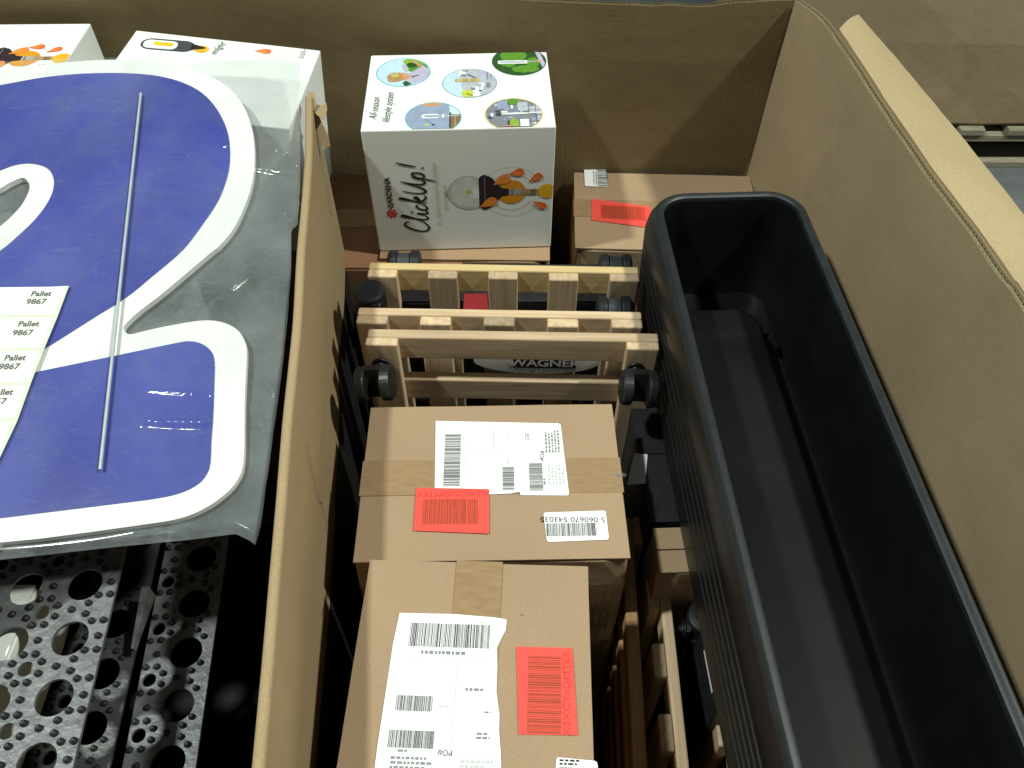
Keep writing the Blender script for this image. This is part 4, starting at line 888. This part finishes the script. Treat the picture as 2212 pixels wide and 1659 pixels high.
# film: a patch between four measured edges, wrinkled, loosely over the board
def lerp_poly(P, t):
    Ls = [0]
    for a, b in zip(P, P[1:]): Ls.append(Ls[-1] + math.dist(a, b))
    l = t * Ls[-1]
    for i in range(len(P) - 1):
        if l <= Ls[i + 1] or i == len(P) - 2:
            k = (l - Ls[i]) / max(1e-9, Ls[i + 1] - Ls[i]); return (P[i][0] + (P[i + 1][0] - P[i][0]) * k, P[i][1] + (P[i + 1][1] - P[i][1]) * k)
eT = S((-360, 130), (0, 136), (135, 131), (239, 127), (369, 124), (410, 122), (478, 116), (564, 114), (615, 117), (645, 121))
eR = S((645, 121), (648, 154), (644, 205), (647, 300), (646, 403), (641, 470), (627, 482), (626, 567), (618, 660), (609, 755), (592, 890), (580, 987), (566, 1077), (560, 1122), (548, 1162))
eB = S((-360, 1222), (0, 1192), (120, 1179), (244, 1165), (401, 1150), (470, 1142), (506, 1138), (537, 1153), (548, 1162)); eL = S((-360, 130), (-360, 1222))
nx, ny = 260, 300; V, F = [], []
rf = random.Random(12); FOLDS = []
for k in range(46):              # long stretched folds, most of them in the loose margin on the right
    a0, b0 = (rf.uniform(0.16, 0.33), rf.uniform(-0.05, 0.85)) if k < 30 else (rf.uniform(-0.30, 0.2), rf.uniform(0.0, 0.8))
    an = rf.uniform(-0.9, 0.9) + (math.pi / 2 if k % 3 else 0.2); ln = rf.uniform(0.03, 0.11); FOLDS.append((a0, b0, math.cos(an), math.sin(an), ln, rf.uniform(0.002, 0.0075) if k < 30 else rf.uniform(0.0006, 0.0016), rf.uniform(0.0035, 0.009)))
def crease(a, b):
    q = Vector((a * 4.5, b * 4.5, 0.3)); r = 1 - abs(noise.noise(q)) * 2; h = 0.0009 * max(0, r) ** 6
    for (a0, b0, cx, sx, ln, hh, wd) in FOLDS:
        dx, dy = a - a0, b - b0; t_ = dx * cx + dy * sx
        if abs(t_) > ln: continue
        d_ = abs(-dx * sx + dy * cx)
        if d_ < 3 * wd: h += hh * (1 - (t_ / ln) ** 2) * max(0, 1 - d_ / wd) ** 1.3
    return h
def film_sheet(base, back):
    V, F = [], []
    for j in range(ny + 1):
        v = j / ny
        for i in range(nx + 1):
            u = i / nx; T_, B_, L_, R_ = lerp_poly(eT, u), lerp_poly(eB, u), lerp_poly(eL, v), lerp_poly(eR, v)
            a, b = [(1 - v) * T_[k] + v * B_[k] + (1 - u) * L_[k] + u * R_[k] - ((1 - u) * (1 - v) * eT[0][k] + u * (1 - v) * eT[-1][k] + (1 - u) * v * eB[0][k] + u * v * eB[-1][k]) for k in (0, 1)]
            edge = max(0, (u - 0.80) / 0.20); soft = 0.006 * noise.noise(Vector((a * 11, b * 11, 1 + 7 * back)))
            if back: h = base + edge * soft * .7 + 0.5 * crease(a + 0.013, b + 0.021) * min(1, edge * 3); b -= 0.004
            else: h = base + crease(a, b) + edge * soft + 0.005 * edge * max(0, 0.4 - v)
            if not back and j == ny: h -= 0.012
            if not back and i == nx: h -= 0.006
            V.append(SIGN.pt(a, b, max(h, 0.0018) if (u < 0.8 and not back) else h))
    for j in range(ny):
        for i in range(nx): q = j * (nx + 1) + i; F.append([q, q + 1, q + nx + 2, q + nx + 1])
    return V, F
bag = thing('plastic_bag', 'wrinkled clear plastic film wrapped around the blue and white sign', 'plastic bag', SIGN.pt(0.1, 0.3, -0.0095)[:])
nx, ny = 240, 280; V, F = film_sheet(0.0022, False); world_obj('front_film', V, F, 'clear_film', bag, smooth=True)
nx, ny = 120, 140; V, F = film_sheet(-0.0092, True); world_obj('back_film', V, F, 'film_back', bag, smooth=True)
# steel rod on the film
a = SIGN.pt(*SIGN.hit(308, 210), 0.0062); b = SIGN.pt(*SIGN.hit(222, 1021), 0.0062); d = (b - a).normalized(); q = d.orthogonal().normalized(); r_ = d.cross(q); V, F = [], []
for k in range(33):
    p = a.lerp(b, k / 32)
    for i in range(12): an = 2 * math.pi * i / 12; V.append(p + (q * math.cos(an) + r_ * math.sin(an)) * 0.0017)
for k in range(32):
    for i in range(12): F.append([k * 12 + i, k * 12 + (i + 1) % 12, (k + 1) * 12 + (i + 1) % 12, (k + 1) * 12 + i])
F += [list(range(12))[::-1], [32 * 12 + i for i in range(12)]]
rod = world_obj('steel_rod', V, F, 'steel', None, smooth=False); tag(rod, 'thin straight grey steel rod lying on the blue sign', 'rod')
# strip of pallet labels
ls = thing('label_strip', 'strip of white pallet number labels with green edge on the sign', 'labels', SIGN.pt(*SIGN.hit(30, 1000), 0.004)[:])
right = [(153, 623), (128, 690), (98, 762), (70, 836), (42, 914), (0, 1003), (-30, 1060)]
strip = S(*right, (-330, 1085), (-210, 640))
sheet('backing', SIGN, strip, 0.0042, 0.0046, 'green_liner', ls)
rows = [((149, 626), (124, 684)), ((120, 693), (95, 756)), ((92, 765), (68, 829)), ((64, 839), (38, 907)), ((34, 917), (-8, 1008))]
for k, ((xa, ya), (xb, yb)) in enumerate(rows):
    A_ = SIGN.hit(xa - 1, ya - 1); B_ = SIGN.hit(xb - 1, yb + 1.5); w_ = 0.20
    lb = sheet('label', SIGN, [A_, B_, (B_[0] - w_, B_[1] - .003), (A_[0] - w_, A_[1] - .003)], 0.0047, 0.0050, 'label_cream', ls)
    tx = [(94, 641, 83, 658), (67, 706, 54, 725), (38, 779, 25, 798), (10, 853, -4, 873), (-22, 932, -36, 955)][k]
    text('label_text', 'Pallet', SIGN, *SIGN.hit(tx[0], tx[1]), 0.0104, R(1), 'text_grey', lb, 0.0053, sx=1.0, bold=0.0003)
    text('label_text', '9867', SIGN, *SIGN.hit(tx[2], tx[3]), 0.0104, R(1), 'text_grey', lb, 0.0053, sx=1.06, bold=0.0003)

# ================================================================== perforated black gratings under the sign
GP = 0.0585
def grating(label, fr, cols, rows, edge_r, edge_l=None, material='grating_plastic'):
    """lattice point (0,0) at the frame's origin; cols/rows: index ranges; edge_r: board beyond the last column"""
    t = thing('plastic_grating', label, 'grating', fr.o[:], 0, 'perforated plastic gratings')
    x0, x1 = (cols[0] - .5) * GP if edge_l is None else cols[0] * GP - edge_l, cols[1] * GP + edge_r; y0, y1 = (rows[0] - .55) * GP, (rows[1] + .55) * GP
    loops = [rrect(x0, y0, x1, y1, 0.004)]; studs = []
    for i in range(cols[0], cols[1] + 1):
        for j in range(rows[0], rows[1] + 1):
            loops.append(circle(i * GP, j * GP, 0.0178, 30)[::-1]); cx, cy = (i - .60) * GP, (j - .48) * GP
            if cx - 0.01 > x0 and cy - 0.01 > y0: loops.append(circle(cx, cy, 0.0075, 18)[::-1])
    for i in range(cols[0], cols[1] + 2):
        for j in range(rows[0], rows[1] + 2):
            cx, cy = (i - .60) * GP, (j - .48) * GP
            for k in range(8): a = R(22 + 45 * k); studs.append((cx + .0152 * math.cos(a), cy + .0152 * math.sin(a)))
            studs += [(cx + .5 * GP, cy), ((i - .53) * GP, j * GP)]
    filled('plate', loops, fr, -0.004, 0, material, t)
    V, F = [], []
    for (x, y) in studs:
        if not (x0 + .004 < x < x1 - .004 and y0 + .004 < y < y1 - .004): continue
        if any(math.hypot(x - i * GP, y - j * GP) < 0.0178 + .0036 for i in range(cols[0], cols[1] + 1) for j in range(rows[0], rows[1] + 1)): continue
        b = len(V); k = 8
        for r, h in ((0.0036, 0.0), (0.0033, 0.003), (0.0016, 0.0048)): V += [fr.pt(x + r * math.cos(2 * math.pi * q / k), y + r * math.sin(2 * math.pi * q / k), h) for q in range(k)]
        for s_ in range(2):
            for q in range(k): F.append([b + s_ * k + q, b + s_ * k + (q + 1) % k, b + (s_ + 1) * k + (q + 1) % k, b + (s_ + 1) * k + q])
        F.append([b + 2 * k + q for q in range(k)])
    o = world_obj('studs', V, F, 'stud_dark', t); o['kind'] = 'stuff'
    return t
zg1, zg2 = 0.710, 0.604
def gframe(pa, pb, z):            # origin at the first hole, y axis towards the second one away from the viewer
    a, b = on_z(*pa, z), on_z(*pb, z); uy = (a - b).normalized(); ux = Vector((uy.y, -uy.x, 0)); return Frame(a, ux, uy)
grating('upper grey plastic grating with round holes and studs below the sign', gframe((183, 1262), (120, 1495), zg1), (-5, 0), (-5, 2), 0.0335)
f_g2 = gframe((419, 1303), (382, 1528), zg2)
grating('lower grating with one lit column of holes nearer the divider', f_g2, (0, 0), (-6, 2), 0.029, 0.0455)
f_g3 = gframe(Z5(715, 765), Z5(550, 1440), 0.590)
grating('grating tinted dark for shade, glimpsed between the two lit gratings below the sign', f_g3, (-5, 0), (-5, 2), 0.0300, None, 'grating_shaded')
# white carton whose lid shows through the holes, carrying the upper grating
c = on_z(30, 1262, 0.694)
tW, fW = carton('white carton lid glimpsed through the holes of upper grating', (-0.690, c.y - 0.15, 0.5955), 0.37, 0.30, 0.694 - 0.5955, R(0), 'y', 'white_card', False, None, 23.0)
for k in range(2):
    x = -0.455 if k else -0.83
spx = thing('spacer_block', 'low black plastic spacer holding up the upper grating', 'block', (-0.62, c.y + 0.10, 0.5955)); mesh_obj('block_body', box_mesh(-0.18, 0.16, -0.03, 0.03, 0, zg1 - 0.0045 - 0.5955), 'crate_plastic', spx, bevel=0.003)
# black crate they lie on
cr = thing('plastic_crate', 'black plastic crate under the perforated gratings', 'crate', (-0.56, 0.245, BASE))
mesh_obj('crate_floor', box_mesh(-0.325, 0.30, -0.28, 0.30, 0, 0.012), 'crate_plastic', cr)
for a in ((-0.325, -0.318, -0.28, 0.30), (0.293, 0.30, -0.28, 0.30), (-0.317, 0.292, -0.28, -0.273), (-0.317, 0.292, 0.293, 0.30)): mesh_obj('crate_wall', box_mesh(*a, 0.0125, 0.590 - 0.0045 - BASE), 'crate_plastic', cr, bevel=0.002)
p = on_z(*Z5(905, 548), zg2 + 0.02); q = on_z(*Z5(822, 925), zg2 + 0.008)
V = [p + Vector((-.004, 0, -.018)), p + Vector((.005, 0, -.018)), q + Vector((.0015, 0, -.006)), q + Vector((-.0015, 0, -.006)), p + Vector((-.004, 0, .004)), p + Vector((.005, 0, .004)), q + Vector((.0015, 0, .002)), q + Vector((-.0015, 0, .002))]
fin_ = world_obj('plastic_strip', V, [[3, 2, 1, 0], [4, 5, 6, 7], [0, 1, 5, 4], [1, 2, 6, 5], [2, 3, 7, 6], [3, 0, 4, 7]], 'grating_plastic', None); tag(fin_, 'narrow grey plastic strip standing on the lower grating', 'strip')
# carton the sign rests on
tH, fH = carton('grey carton under the blue sign, seen through its hole', (-0.58, 0.72, BASE), 0.26, 0.30, 0.805 + 0.088 / 0.65 * (0.57 - 0.35) - BASE - 0.0165, 0, 'x', 'grey_card', False, None, 25.0)
